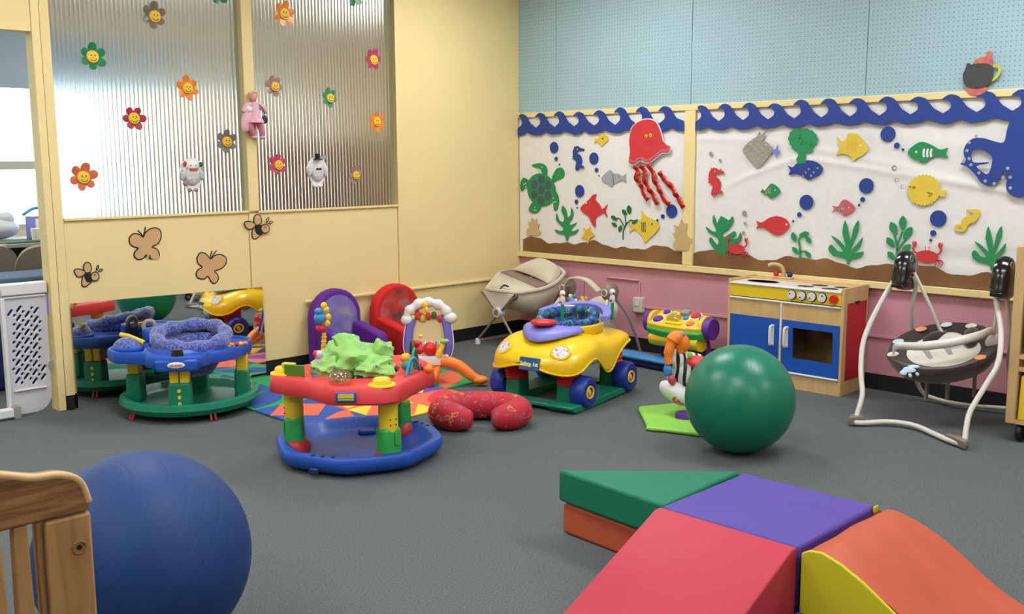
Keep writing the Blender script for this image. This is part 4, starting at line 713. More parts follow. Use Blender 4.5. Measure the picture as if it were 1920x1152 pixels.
# two white paper-plate figures on the panes
def paper_figure(c, label, hat):
    t = wallthing('paper_figure', label, 'paper figure', FRAME_L, c, -.032, 'white paper figures on the panes')
    w = .078; body = [(-.5, .9), (-.15, 1.05), (.25, 1.05), (.65, .85), (.95, .4), (1.0, 0), (.85, -.45), (.55, -.85), (.45, -1.15), (-.35, -1.15), (-.5, -.85), (-.85, -.35), (-1.0, .1), (-.85, .6)]
    L = [(p[0]*w, p[1]*w*1.12) for p in smooth_loop(body, 3)]
    L = [(a*(1+.05*(i % 2)), b*(1+.03*(i % 2))) for i, (a, b) in enumerate(L)]
    me = curve_mesh([L], .004); link('body', me, 'paper_white', t, False)
    mat('crumple', (206, 204, 200), .8, vary=.12, vscale=60, bump=.8, bscale=50)
    G().ell((0, -.01, .006), (w*.62, w*.75, .02), 18, 10).build('belly', 'crumple', t)
    for s in (-1, 1):
        G().ell((s*w*.72, .0, .008), (w*.22, w*.55, .014), 12, 8, RZ(s*.25)).build('arm', 'crumple', t); G().ell((s*.02, -w*1.25, .006), (.016, .012, .01), 10, 6).build('foot', 'paper_white' if hat else 'petal_mauve', t)
    if hat:
        G().cyl((0, w*.95, .012), (0, w*1.02, .012), .026, .026, 16).build('hat_brim', 'ink', t); G().cyl((0, w*1.0, .012), (0, w*1.45, .012), .016, .017, 16).build('hat_crown', 'ink', t)
        for s in (-1, 1): G().ell((s*.011, w*.18, .026), (.011, .007, .004), 10, 6).build('bow_tie', 'ink', t)
        G().box((w*.55, w*1.15, .01), (.05, .022, .002), RZ(.1)).build('paper_tag', 'foil', t, False)
    else:
        mat('scarf', (190, 90, 60), .8, vary=.3, vscale=60)
        G().ell((0, w*.62, .01), (w*.6, w*.40, .018), 16, 8).build('head', 'paper_white', t)
        G().box((.002, w*.30, .022), (.05, .018, .008)).build('scarf', 'scarf', t, True, .003)
        for s in (-1, 1): G().ell((s*.016, w*.62, .026), (.004, .004, .003), 8, 6).build('eye', 'ink', t)
        for q, mm in (((-.045, w*.75), 'p_red'), ((.055, w*.7), 'p_darkgreen'), ((.06, w*.3), 'p_grey'), ((-.055, w*.1), 'sky')): G().ell((q[0], q[1], .014), (.014, .016, .006), 10, 6).build('patch', mm, t)
        G().ell((-.05, -w*.72, .012), (.018, .016, .008), 10, 6).build('mitten', 'petal_mauve', t)
paper_figure((-2.757, 1.292), 'white crumpled paper figure with orange scarf on the left pane', False); paper_figure((-1.872, 1.297), 'white paper figure with black top hat and bow tie', True)
# pink cloth doll on the post
t = wallthing('cloth_doll', 'pink cloth doll with a dark bag hanging on the yellow post', 'doll', FRAME_L, (-2.362, 1.648), .006)
mat('doll_pink', (226, 176, 184), .9, vary=.06, vscale=40, sheen=.3); mat('doll_rose', (206, 120, 146), .9); mat('doll_skin', (216, 160, 140), .7); mat('doll_dark', (54, 44, 66), .6); mat('doll_hair', (216, 196, 160), .9)
G().ell((0, .105, .03), (.024, .032, .024), 16, 10).build('head', 'doll_skin', t)
G().torus((0, .115, .03), .026, .008, 20, 8, RX(.5)).build('hair', 'doll_hair', t); G().ell((.012, .135, .03), (.018, .014, .016), 10, 8).build('hair_bow', 'paper_white', t)
G().lathe([(.01, .075), (.022, .072), (.032, .045), (.036, .015), (.048, -.02), (.062, -.05), (.01, -.052)], 20, (0, 0, .03), RX(-PI/2) @ Matrix.Diagonal((1, .55, 1)) if False else RX(-PI/2)).build('dress', 'doll_pink', t)
for s in (-1, 1):
    G().tube(smooth_loop([(s*.02, .062, .03), (s*.055, .045, .035), (s*.082, .01, .045)], 4, False), [.013, .014, .016, .018, .02, .02, .018, .015, .012], 10).build('sleeve', 'doll_pink', t)
    G().tube(smooth_loop([(s*.02, -.04, .03), (s*.035, -.08, .045), (.02+s*.03, -.125, .035)], 4, False), .019, 10).build('leg', 'doll_rose', t)
    G().ell((.02+s*.03, -.138, .038), (.02, .014, .018), 10, 8).build('shoe', 'doll_pink', t)
G().ell((-.05, -.035, .045), (.045, .075, .012), 14, 8, RZ(-.4)).build('apron', 'doll_pink', t); G().ell((-.045, .03, .052), (.022, .02, .012), 10, 6).build('collar_bow', 'paper_white', t)
G().ell((.062, -.03, .05), (.02, .026, .014), 12, 8).build('bag', 'doll_dark', t); G().tube(smooth_loop([(.03, .06, .045), (.05, .03, .058), (.06, -.01, .055)], 4, False), .003, 6).build('bag_strap', 'doll_dark', t)
# ================================================================ soft foam climber (foreground)
def foam(name, label, m, g, bevel=.012): return tag(g.build(name, m, None, True, bevel, 3), label, 'foam block', 'soft foam climbing blocks')
tri = [(-3.04, -3.19), (-3.08, -3.695), (-2.59, -3.675)]
foam('foam_wedge', 'green vinyl foam triangle lying on the orange one', 'vinyl_green', G().prism([tri[0], tri[1], tri[2]], .121, .243))
tri2 = [(-3.03, -3.20), (-3.06, -3.695), (-2.63, -3.69)]
foam('foam_wedge', 'orange vinyl foam triangle underneath the green one', 'vinyl_orange', G().prism(tri2, .0, .119))
foam('foam_cube', 'purple vinyl foam square in the middle of the climber', 'vinyl_purple', G().box((-2.85, -3.9475, .122), (.50, .495, .244)))
foam('foam_ramp', 'pinkish red vinyl foam ramp sloping towards the camera', 'vinyl_red', G().prism([(-3.104, 0), (-3.104, .243), (-3.135, .243), (-3.63, .012), (-3.63, 0)], -3.70, -4.195, ((0, 0, 0), (1, 0, 0), (0, 0, 1), (0, 1, 0))))
foam('foam_ramp', 'thin orange vinyl foam wedge behind the purple square', 'vinyl_orange', G().prism([(-2.597, 0), (-2.597, .232), (-2.56, .22), (-2.1, .012), (-2.1, 0)], -3.75, -4.18, ((0, 0, 0), (1, 0, 0), (0, 0, 1), (0, 1, 0))))
t = thing('foam_slide', 'orange foam slide with yellow sides at the lower right', 'foam block', (-2.85, -4.205, 0), 0, 'soft foam climbing blocks')
prof = [(-.005, 0), (-.005, .235), (-.03, .250), (-.07, .254), (-.13, .235), (-.20, .200), (-.27, .155), (-.34, .110), (-.42, .066), (-.52, .034), (-.64, .014), (-.72, .006), (-.72, 0)]
secs = []
for k in range(13):
    x = -.25+.5*k/12; e = abs(k-6)/6
    secs.append([Vector((x, y+.01*math.sin(z*30+k)*(.4 if 0 < j < 11 else 0), max(0, z*(1-.03*e**4)+(.004*math.sin(k*1.7+j*1.1) if 2 < j < 11 else 0)))) for j, (y, z) in enumerate(prof)])
G().loft(secs, False).build('slide_cover', 'vinyl_orange', t, True, 0, sub=1)
for s in (-1, 1):
    sp = [(p[0], p[1]) for p in prof[:10]]; sp = [(a, b-.004) if b > .02 else (a, b) for a, b in sp]+[(-.52, 0)]
    if s > 0: sp = [(a*.97-.01, b*.93) for a, b in sp]
    G().prism(sp, -.006, .006, ((s*.253 if s < 0 else .243, 0, 0), (0, 1, 0), (0, 0, 1), (s, 0, 0))).build('side_panel', 'vinyl_yellow', t, True, .004)
G().box((.235, .003, .236), (.03, .006, .02)).build('strap', 'vinyl_yellow', t, True, .002)
foam('foam_strip', 'low blue foam strip between the red ramp and slide', 'vinyl_blue', G().box((-3.20, -4.255, .03), (.16, .09, .06)), .012)

# ================================================================ exercise balls
def ball(name, label, m, loc, r, axis, gr=.003):
    prof = []; N = 240
    for i in range(N+1):
        a = -PI/2+PI*i/N; q = 1.0-(gr if (i % 13 == 0 and 6 < i < N-6) else 0); prof.append((r*q*math.cos(a), r*q*math.sin(a)))
    R = Vector((0, 0, 1)).rotation_difference(Vector(axis)).to_matrix()
    return tag(G().lathe(prof, 72, (0, 0, 0), R).build(name, m, None, True, loc=loc), label, 'exercise ball')
mat('ball_green', (4, 116, 88), .34, vary=.04, spec=.5); mat('ball_blue', (22, 58, 114), .55, vary=.05, bump=.05, bscale=300, spec=.35)
cr, cu, cf = _r, _u, _f
b1 = ball('exercise_ball', 'large glossy green exercise ball in front of the toy kitchen', 'ball_green', (-1.679, -3.095, .2545), .2545, .55*cr+.55*cu-.6*cf, .0012)
b2 = ball('exercise_ball', 'large matte blue exercise ball in the left foreground', 'ball_blue', (-4.525, -2.996, .289), .289, -.45*cr+.60*cu-.66*cf)

# ================================================================ wooden crib end (left foreground)
t = thing('crib', 'light oak crib end panel with slats in the left corner', 'crib', (-5.42, -4.1, 0))
top = smooth_loop([(-.33, .93), (-.2, .985), (0, .985), (.12, .962), (.207, .936), (.25, .922), (.287, .918), (.315, .902), (.326, .868)], 4, False)
poly = [(p[0], p[1]) for p in top]+[(.326, .850), (-.33, .850)]
G().prism(poly, -.012, .012, ((0, 0, 0), (1, 0, 0), (0, 0, 1), (0, -1, 0))).build('top_rail', 'oak_rail', t, True, .005, 3)
G().tube([(p[0]-.002, -.007, p[1]-.005) for p in top], .0062, 10).build('lit_edge', 'birch', t)  # paler wood stands in for light catching the rounded top edge
for s in (-1, 1):
    st = G().box((s*.292, -.0, .428), (.068, .024, .840)).build('stile', 'oak', t, True, .005, 3)
    G().torus((s*.305, -.0125, .797), .0095, .0022, 18, 8, RX(PI/2)).build('bolt_ring', 'oak_rail', st); G().cyl((s*.305, -.010, .797), (s*.305, -.0128, .797), .004, .004, 12).build('bolt', 'black_gloss', st)
G().box((0, .0, .12), (.52, .022, .10)).build('bottom_rail', 'oak', t, True, .005)
G().box((.251, .004, .515), (.008, .016, .67)).build('inner_bead', 'oak', t, True, .003)
for x, w in ((-.21, .03), (-.14, .03), (-.07, .03), (0, .03), (.07, .03), (.135, .03), (.184, .026), (.225, .019)):
    secs = []
    for k in range(9):
        z = .17+.68*k/8; ww = w*(1+.35*math.exp(-((k-6)/1.6)**2)); secs.append([Vector((x+a*ww/2, b*.009, z)) for a, b in ((-1, -1), (1, -1), (1, 1), (-1, 1))])
    G().loft(secs).build('slat', 'oak', t, True, .003)

# ================================================================ toy kitchen
k = thing('toy_kitchen', 'wooden toy kitchen with blue doors, yellow panel and sink', 'toy kitchen', (-.1855, -2.535, 0), -PI/2)
Wk, Dk = .385, .1515
mat('kitchen_red', (190, 30, 44), .5); mat('kitchen_blue', (18, 84, 182), .45); mat('kitchen_yellow', (232, 200, 44), .45); mat('sink_dark', (34, 30, 32), .5); mat('burner', (52, 46, 44), .5); mat('counter_white', (222, 218, 208), .4)
for s in (-1, 1):
    sd = G().box((s*(Wk-.009), 0, .315), (.018, 2*Dk, .63)).build('side_panel', 'birch', k, True, .003)
    G().box((s*(Wk+.001), .01, .315), (.003, .235, .45)).build('side_inset', 'kitchen_red', sd, False)
    G().prism([(a[0], a[1]) for a in [(.03*math.cos(PI+PI*i/10), .545+.022*math.sin(PI+PI*i/10)) for i in range(11)]], 0, .004, ((s*(Wk+.0005), .01, 0), (0, 1, 0), (0, 0, 1), (s, 0, 0))).build('finger_hole', 'sink_dark', sd, False)
G().box((0, Dk-.006, .31), (2*Wk-.036, .012, .62)).build('back_panel', 'birch', k, False)
G().box((0, -.01, .605), (2*Wk-.036, 2*Dk-.03, .016)).build('counter', 'counter_white', k, True, .003); G().box((0, Dk-.045, .617), (2*Wk-.036, .066, .014)).build('rear_shelf', 'birch', k, True, .003)
G().lathe([(.001, .6142), (.10, .6142), (.105, .6160), (.108, .6142)], 32, (-.21, -.035, 0), sy=.5).build('sink', 'sink_dark', k)
for x, y in ((.10, -.075), (.26, -.085), (.14, .02), (.29, .015)): G().lathe([(.001, .6155), (.05, .6155), (.052, .6135)], 28, (x, y, 0), sy=.62).build('burner', 'burner', k)
fc = thing; fau = G().tube(smooth_loop([(-.15, .10, .62), (-.15, .10, .67), (-.165, .085, .705), (-.20, .06, .715), (-.225, .045, .705)], 5, False), .012, 12).build('faucet', 'birch', k)
G().box((-.15, .10, .630), (.13, .045, .014)).build('faucet_base', 'birch', k, True, .006)
for x, m in ((-.20, 'bright_red'), (-.105, 'dark_blue')): G().ell((x, .098, .652), .017, 16, 10).build('tap_knob', m, k)
yf = -Dk
G().box((0, yf+.009, .567), (2*Wk-.036, .016, .078)).build('control_panel', 'kitchen_yellow', k, False)
for z in (.516,): G().tube([(-Wk+.018, yf, z), (Wk-.018, yf, z)], .007, 8).build('trim_bar', 'white_plastic', k)
G().tube([(-Wk+.018, yf, .094), (Wk-.018, yf, .094)], .007, 8).build('trim_bar', 'white_plastic', k); G().tube([(-.012, yf, .094), (-.012, yf, .516)], .008, 8).build('trim_bar', 'white_plastic', k); G().tube([(-Wk+.018, yf, .605), (Wk-.018, yf, .605)], .006, 8).build('trim_bar', 'white_plastic', k)
for i, x in enumerate((.055, .12, .185, .25)):
    kb = G().cyl((x, yf-.012, .567), (x, yf+.004, .567), .025, .027, 24).build('knob', 'white_plastic', k); G().torus((x, yf-.002, .567), .0255, .0045, 24, 8, RX(PI/2)).build('knob_ring', 'ink', kb)
    a = (2.6, 4.2, 4.0, 1.2)[i]; G().cyl((x+.012*math.cos(a), yf-.0135, .567+.012*math.sin(a)), (x+.012*math.cos(a), yf-.011, .567+.012*math.sin(a)), .005, .005, 10).build('pointer', 'ink', kb); G().box((x, yf+.0005, .533), (.003, .002, .012)).build('tick_mark', 'ink', k, False)
kb = G().cyl((.325, yf-.018, .565), (.325, yf+.004, .565), .024, .026, 10).build('timer_knob', 'bright_red', k)
G().box((0, yf+.008, .460), (2*Wk-.036, .012, .10)).build('front_rail', 'birch', k, False); G().box((0, yf+.010, .045), (2*Wk-.036, .012, .09)).build('kick_board', 'birch', k, False)
def kdoor(x0, x1, win):
    z0, z1 = .102, .412; c = ((x0+x1)/2, (z0+z1)/2)
    loops = [[(x0, z0), (x1, z0), (x1, z1), (x0, z1)]]
    if win: loops.append([(x0+.07, .185), (x0+.07, .37), (x1-.04, .37), (x1-.04, .185)])
    d = link('door', curve_mesh(loops, .014), 'kitchen_blue', k, False); d.rotation_euler = (PI/2, 0, 0); d.location = (0, yf+.008, 0)
    return d
kdoor(-Wk+.02, -.022, False); d2 = kdoor(-.002, Wk-.02, True)
G().box((.185, yf+.012, .2775), (.255, .004, .185)).build('oven_window', 'smoked_glass', k, False); G().box((.18, Dk-.014, .27), (.36, .004, .30)).build('oven_back', 'kitchen_yellow', k, False)
G().box((0, 0, .11), (2*Wk-.04, 2*Dk-.03, .012)).build('oven_floor', 'birch', k, False); G().box((-.012, .0, .27), (.014, 2*Dk-.03, .32)).build('divider', 'birch', k, False)
for x in (-.065, .03):
    h = G().tube(smooth_loop([(x, yf-.002, .365), (x, yf-.028, .362), (x, yf-.032, .31), (x, yf-.028, .258), (x, yf-.002, .255)], 5, False), .009, 8).build('handle', 'white_plastic', k); G().box((x, yf+.0, .31), (.02, .006, .13)).build('handle_plate', 'white_plastic', h, True, .003)

# ================================================================ rolling wooden cart at the right edge
t = thing('rolling_cart', 'birch rolling cart with yellow bins at the right edge', 'cart', (-.42, -4.23, 0), -PI/2)
for s in (-1, 1):
    G().box((s*.29, 0, .52), (.045, .40, .86)).build('side_panel', 'birch', t, True, .004)
    for yy in (-.16, .16): c = G().torus((s*.25, yy-.0, .046), .030, .016, 20, 10, RY(PI/2)).build('caster', 'black_rubber', t); G().box((s*.25, yy, .075), (.02, .035, .05)).build('caster_fork', 'chrome', c)
for z in (.10, .36, .42, .92): G().box((0, 0, z), (.535, .39, .02)).build('shelf', 'birch', t, False)
for z in (.22,):
    for x in (-.135, .135): bn = G().box((x, -.01, z), (.25, .37, .22), None, .96).build('bin', 'kitchen_yellow', t, True, .006); G().box((x, -.205, z+.06), (.1, .012, .02)).build('bin_handle', 'chrome', bn, True, .004)
for x in (-.135, .135): bn = G().box((x, -.01, .66), (.24, .36, .44)).build('basket', 'grey_plastic', t, True, .01)

# ================================================================ brown baby swing
sw = thing('baby_swing', 'brown padded baby swing on white tube legs at the right', 'baby swing', (-.5, -3.55, 0))
o = Vector((.5, 3.55, 0)); loc = lambda pts: [Vector(p)+o for p in pts]
Lf = [(-.873, -3.277, .022), (-.853, -3.274, .05), (-.797, -3.273, .153), (-.743, -3.234, .252), (-.673, -3.202, .381), (-.615, -3.207, .488), (-.555, -3.232, .599), (-.499, -3.265, .702), (-.47, -3.29, .75)]
Rf = [(-.90, -3.835, .022), (-.86, -3.828, .1), (-.818, -3.827, .17), (-.743, -3.866, .295), (-.684, -3.892, .394), (-.599, -3.866, .536), (-.513, -3.804, .678), (-.49, -3.81, .73)]
front = list(reversed(Lf))+[(-.85, -3.31, .018), (-.76, -3.40, .024), (-.735, -3.52, .024), (-.80, -3.65, .018), (-.86, -3.74, .018), (-.89, -3.80, .020)]+Rf
G().tube(smooth_loop(loc(front), 4, False), .0135, 10).build('front_leg', 'swing_white', sw)
back = [(-.47, -3.37, .75), (-.44, -3.37, .69), (-.385, -3.33, .562), (-.325, -3.311, .436), (-.218, -3.285, .208), (-.12, -3.30, .06), (-.10, -3.36, .028), (-.13, -3.5, .025), (-.10, -3.66, .028), (-.12, -3.80, .07), (-.254, -3.80, .284), (-.327, -3.82, .44), (-.437, -3.83, .672), (-.47, -3.83, .74)]
G().tube(smooth_loop(loc(back), 4, False), .0115, 10).build('back_leg', 'swing_white', sw)
def pad(a, b, c): return G().prism([Vector(a[:2])+o.xy, Vector(b[:2])+o.xy, Vector(c[:2])+o.xy], .0, .028)
G().prism([(-.41, .29), (-.33, .235), (-.335, .315)], .001, .055).build('foot', 'taupe_metal', sw, True, .01); G().prism([(-.44, -.31), (-.36, -.29), (-.35, -.17)], .001, .05).build('foot', 'taupe_metal', sw, True, .01)
for (x, y, s) in ((.02, .225, 1), (.01, -.275, -1)):
    prof = smooth_loop([(-.085, .69, 0), (-.085, .75, 0), (-.06, .85, 0), (.0, .893, 0), (.06, .86, 0), (.09, .76, 0), (.085, .69, 0), (.03, .665, 0)], 3)
    secs = []
    for d, sc in ((-.042, .72), (-.036, .9), (0, 1), (.036, .9), (.042, .72)): secs.append([Vector((x+p.x*sc, y+d, .78+(p.y-.78)*sc)) for p in prof])
    h = G().loft(secs).build('motor_housing', 'black_gloss', sw, True, sub=1)
    G().torus((x-.02, y-.040, .845), .016, .003, 18, 6, RX(PI/2)).build('housing_emblem', 'grey_plastic', h)
    G().box((x-.07, y, .705), (.05, .06, .02)).build('housing_collar', 'black_gloss', h, True, .004)
# hanger arms and seat
G().tube(smooth_loop([(.03, .18, .77), (.06, .10, .60), (.10, .06, .48), (.10, .0, .40)], 4, False), .009, 8).build('hanger_arm', 'swing_white', sw); G().tube(smooth_loop([(.03, -.24, .76), (.10, -.22, .58), (.12, -.2, .45)], 4, False), .008, 8).build('hanger_arm', 'swing_white', sw)
Rs = RZ(-PI/4) @ RX(-.0) @ Matrix.Rotation(math.radians(20), 3, 'X') @ Matrix.Rotation(math.radians(-14), 3, 'Y')
sc = Vector((0.02, 0, .365))
def bowl(prof, n=40, sx=1.0, sy=.78): return G().lathe(prof, n, sc, Rs, sx, sy)
bowl([(.001, -.11), (.15, -.105), (.235, -.06), (.275, .0), (.283, .03), (.27, .048), (.235, .04), (.18, .012)]).build('seat_shell', 'choc_fabric', sw)
bowl([(.185, .016), (.155, -.03), (.10, -.06), (.001, -.065)], sx=.98).build('seat_liner', 'white_fabric', sw)
def onseat(u, v, w): return Rs @ Vector((u, v*.78, w))+sc
for (a, rr, m) in ((100, .25, 'p_peach'), (140, .245, 'p_ice'), (40, .25, 'white_fabric'), (10, .25, 'p_ice'), (-60, .245, 'p_peach'), (175, .25, 'white_fabric'), (70, .25, 'p_ice')):
    mat('p_peach', (224, 150, 96), .9); mat('p_ice', (190, 206, 216), .9)
    q = onseat(rr*math.cos(math.radians(a)), rr*math.sin(math.radians(a)), .046); G().ell(q, (.03, .022, .005), 14, 6, Rs).build('fabric_dot', m, sw)
q = onseat(-.205, -.165, .035); el = G().ell(q, (.045, .03, .014), 16, 8, Rs).build('elephant_patch', 'p_ice', sw); G().ell(onseat(-.25, -.18, .03), (.018, .02, .012), 12, 6, Rs).build('patch_head', 'p_ice', el); 
for dx in (-.225, -.19): G().ell(onseat(dx, -.21, .022), (.009, .016, .01), 8, 6, Rs).build('patch_leg', 'p_ice', el)
G().ell(onseat(.06, .09, .0), (.085, .08, .05), 20, 10, Rs).build('head_cushion', 'white_fabric', sw); G().ell(onseat(-.02, -.06, -.02), (.07, .05, .04), 16, 10, Rs).build('body_cushion', 'white_fabric', sw)
G().ell(onseat(.0, .14, .03), (.075, .035, .03), 14, 8, Rs @ RZ(.3)).build('wing_pad', 'choc_fabric', sw); G().ell(onseat(.16, .06, .03), (.04, .09, .03), 14, 8, Rs @ RZ(-.5)).build('wing_pad', 'choc_fabric', sw)
for s in (-1, 1): G().box(onseat(-.03+s*.05, -.02, .02), (.022, .14, .006), Rs @ RX(.2)).build('harness_strap', 'grey_plastic', sw, False)
trayp = [onseat(-.25, .02, .03), onseat(-.24, -.02, .11), onseat(-.14, -.10, .125), onseat(0, -.14, .13), onseat(.14, -.12, .125), onseat(.235, -.05, .10), onseat(.245, -.03, .02)]
tp = smooth_loop(trayp, 5, False); secs = []
for i, q in enumerate(tp):
    f = math.sin(PI*i/(len(tp)-1)); w, hgt = .012+.012*f, .016+.008*f
    e = Rs @ Vector((0, 1, 0)); u = Rs @ Vector((0, 0, 1)); secs.append([q+e*w*math.cos(2*PI*j/10)+u*hgt*math.sin(2*PI*j/10) for j in range(10)])
G().loft(secs).build('tray_bar', 'swing_white', sw); G().ell(onseat(.24, -.06, .03), (.045, .04, .05), 14, 8, Rs).build('tray_hinge', 'swing_white', sw)
for (a, b) in ((.2, -.1), (.05, -.02), (-.02, .06)): G().box((a, b, .20), (.03, .012, .17)).build('seat_strut', 'grey_plastic', sw, True, .003)

# ================================================================ foam puzzle mat
mt = thing('foam_puzzle_mat', 'colourful foam puzzle mat with curved inlays by the mirror', 'play mat', (-2.88, -1.50, 0))
for nme, rgb in (('mat_blue', (54, 88, 168)), ('mat_green', (40, 168, 92)), ('mat_orange', (240, 112, 80)), ('mat_yellow', (248, 212, 62)), ('mat_purple', (104, 72, 160)), ('mat_red', (222, 60, 74))): mat(nme, rgb, .8, vary=.04, vscale=10)
T = .36
pal = {(0, 0): ('mat_blue', 'mat_orange'), (1, 0): ('mat_yellow', 'mat_orange'), (2, 0): ('mat_orange', 'mat_red'), (0, 1): ('mat_blue', 'mat_orange'), (1, 1): ('mat_orange', 'mat_yellow'), (2, 1): ('mat_purple', 'mat_yellow'), (3, 1): ('mat_green', 'mat_orange'), (0, 2): ('mat_green', 'mat_blue'), (1, 2): ('mat_blue', 'mat_orange'), (2, 2): ('mat_orange', 'mat_purple'), (3, 2): ('mat_green', 'mat_blue'), (0, 3): ('mat_blue', 'mat_green'), (1, 3): ('mat_green', 'mat_blue'),}
pet = smooth_loop([(.02, .02), (.13, .05), (.25, .12), (.32, .25), (.35, .35), (.24, .32), (.12, .24), (.05, .13)], 3)
tri_ = [(.0, .185), (.185, .0), (.37, .185), (.185, .37)]
for (i, j), (a, b) in pal.items():
    tl = G().box((i*T+T/2, j*T+T/2, .006), (T-.003, T-.003, .012)).build('tile', a, mt, True, .003)
    sh = [(p[0], p[1]) for p in pet] if (i+j) % 2 == 0 else [(q[0]*.98+.004, q[1]*.98+.004) for q in tri_]
    if (i*3+j) % 4 == 1: sh = [(T-q[0], q[1]) for q in sh]
    G().prism([(i*T+q[0], j*T+q[1]) for q in sh], .008, .0132).build('inlay', b, tl, False)

# ================================================================ toddler armchairs
MATS['chair_print_a'] = ramp_mat('chair_print_a', [(.2, (92, 82, 150)), (.5, (126, 116, 176)), (.62, (150, 140, 170)), (.72, (168, 160, 100)), (.8, (110, 110, 150))], 9, detail=3)
MATS['chair_print_b'] = ramp_mat('chair_print_b', [(.25, (70, 60, 70)), (.42, (110, 70, 60)), (.52, (196, 50, 44)), (.66, (150, 120, 110)), (.8, (60, 64, 96))], 9, detail=2)
mat('foam_purple', (96, 34, 138), .85, vary=.05); mat('foam_red', (206, 30, 30), .85, vary=.05)
def armchair(x, y, w, h, label, m, pm, rz=0):
    t = thing('toddler_armchair', label, 'chair', (x, y, 0), rz)
    r = w/2; arch = [(-r, 0), (-r, h-.19)]+[(r*math.cos(PI-PI*i/14), h-.19+.19*math.sin(PI*i/14)) for i in range(1, 14)]+[(r, h-.19), (r, 0)]
    G().prism(arch, -.04, .04, ((0, -.045, 0), (1, 0, 0), (0, 0, 1), (0, -1, 0))).build('backrest', m, t, True, .02, 3)
    inn = [(p[0]*.80, .2+(p[1]-.2)*.88 if p[1] > .2 else .2) for p in arch]
    G().prism(inn, .0, .004, ((0, -.0865, 0), (1, 0, 0), (0, 0, 1), (0, -1, 0))).build('printed_panel', pm, t, False)
    for s in (-1, 1):
        pf = [(.0, .0), (.30, .0), (.30, .22), (.28, .245), (.0, .30)]
        G().prism([(-q[0]-.085, q[1]) for q in pf], -.04, .04, ((s*(r-.045), 0, 0), (0, 1, 0), (0, 0, 1), (1, 0, 0))).build('armrest', m, t, True, .02, 3)
    G().box((0, -.23, .09), (w-.18, .28, .18)).build('seat', m, t, True, .025, 3)
    return t
armchair(-1.842, -.03, .385, .525, 'purple foam toddler armchair against the yellow wall', 'foam_purple', 'chair_print_a', .0)
armchair(-1.335, -.03, .40, .512, 'red foam toddler armchair against the yellow wall', 'foam_red', 'chair_print_b', .0)
# mirror standing on the floor against the partition
mi = thing('wall_mirror', 'wide frameless mirror standing on the floor under the panes', 'mirror', (-2.934, -.009, .001))
mi.rotation_euler = (-.014, 0, 0)
me = [(-.596, 0), (.598, 0), (.600, .574), (-.596, .593)]
G().prism(me, .0022, .0052, ((0, 0, 0), (1, 0, 0), (0, 0, 1), (0, -1, 0))).build('mirror_pane', 'mirror_glass', mi, False); G().prism([(a*.998, max(.001, b*.998)) for a, b in me], 0, .002, ((0, 0, 0), (1, 0, 0), (0, 0, 1), (0, -1, 0))).build('backing', 'grey_plastic', mi, False)
# ================================================================ activity saucers
def polar(ctrl, n=72):
    """closed radius curve from (degrees, radius) control points, linear in angle with cosine easing"""
    c = sorted(((a % 360), r) for a, r in ctrl); out = []
    for i in range(n):
        a = 360*i/n
        for k in range(len(c)):
            a0, r0 = c[k]; a1, r1 = c[(k+1) % len(c)]; a1 += 360 if a1 <= a0 else 0
            x = a if a >= a0 else a+360
            if a0 <= x <= a1: f = (x-a0)/(a1-a0); f = .5-.5*math.cos(PI*f); out.append(r0+(r1-r0)*f); break
    return out
def ring(rad, rows):
    """rows: (scale, z, absolute?) - returns loft sections"""
    n = len(rad); secs = []
    for k, z, absr in rows:
        secs.append([Vector(((k if absr else rad[j]*k)*math.cos(2*PI*j/n), (k if absr else rad[j]*k)*math.sin(2*PI*j/n), z)) for j in range(n)])
    return secs
def lump(c, r, amp, seed, n=36, m=20, freq=3.0, R=None, z0=-1, crease=0):
    rnd = random.Random(seed); ph = [rnd.uniform(0, 6.28) for _ in range(12)]; g = G().ell((0, 0, 0), 1.0, n, m, None, z0); out = []
    for v in g.v:
        k = 1+amp*(math.sin(freq*v[0]*1.7+ph[0]+2*v[2])+.7*math.sin(freq*v[1]*2.1+ph[1])+.6*math.sin(freq*2.3*v[2]+ph[2]+v[0]*3)+.5*math.sin(freq*3.1*(v[0]+v[1])+ph[3]))/2
        if crease: k += crease*(1-2*abs(math.sin(freq*(1.3*v[0]+.8*v[1]-.5*v[2])+ph[4])))+crease*.7*(1-2*abs(math.sin(freq*(1.9*v[1]-1.1*v[0]+.9*v[2])+ph[5])))+crease*.4*(1-2*abs(math.sin(freq*3*(v[2]+.4*v[0])+ph[6])))
        q = Vector((v[0]*r[0]*k, v[1]*r[1]*k, v[2]*r[2]*k)); q = R @ q if R is not None else q; out.append(tuple(q+Vector(c)))
    g.v = out; return g
A = thing('activity_saucer', 'blue and green baby activity saucer in front of the mirror', 'activity saucer', (-3.085, -.455, 0), math.radians(-36.2))
rb = [.372*(1+.012*math.sin(20*2*PI*j/96)) for j in range(96)]
G().loft(ring([.372]*96, [(.02, .045, True), (.27, .03, True), (.35, .04, True), (1.0, .07, False), (.985, .098, False), (.93, .103, False)])+ring(rb, [(.86, .098, False), (.80, .07, False), (.70, .06, False), (.02, .058, True)]), True).build('base', 'green', A)
for a in (-62, -140, 100, 175):
    x, y = .335*math.cos(math.radians(a)), .335*math.sin(math.radians(a)); ux, uy = math.cos(math.radians(a)), math.sin(math.radians(a))
    G().tube([(x-uy*.012, y+ux*.012, .055), (x-uy*.012+ux*.02, y+ux*.012+uy*.02, .006), (x+uy*.012+ux*.02, y-ux*.012+uy*.02, .006), (x+uy*.012, y-ux*.012, .055)], .006, 8).build('foot_stand', 'red', A)
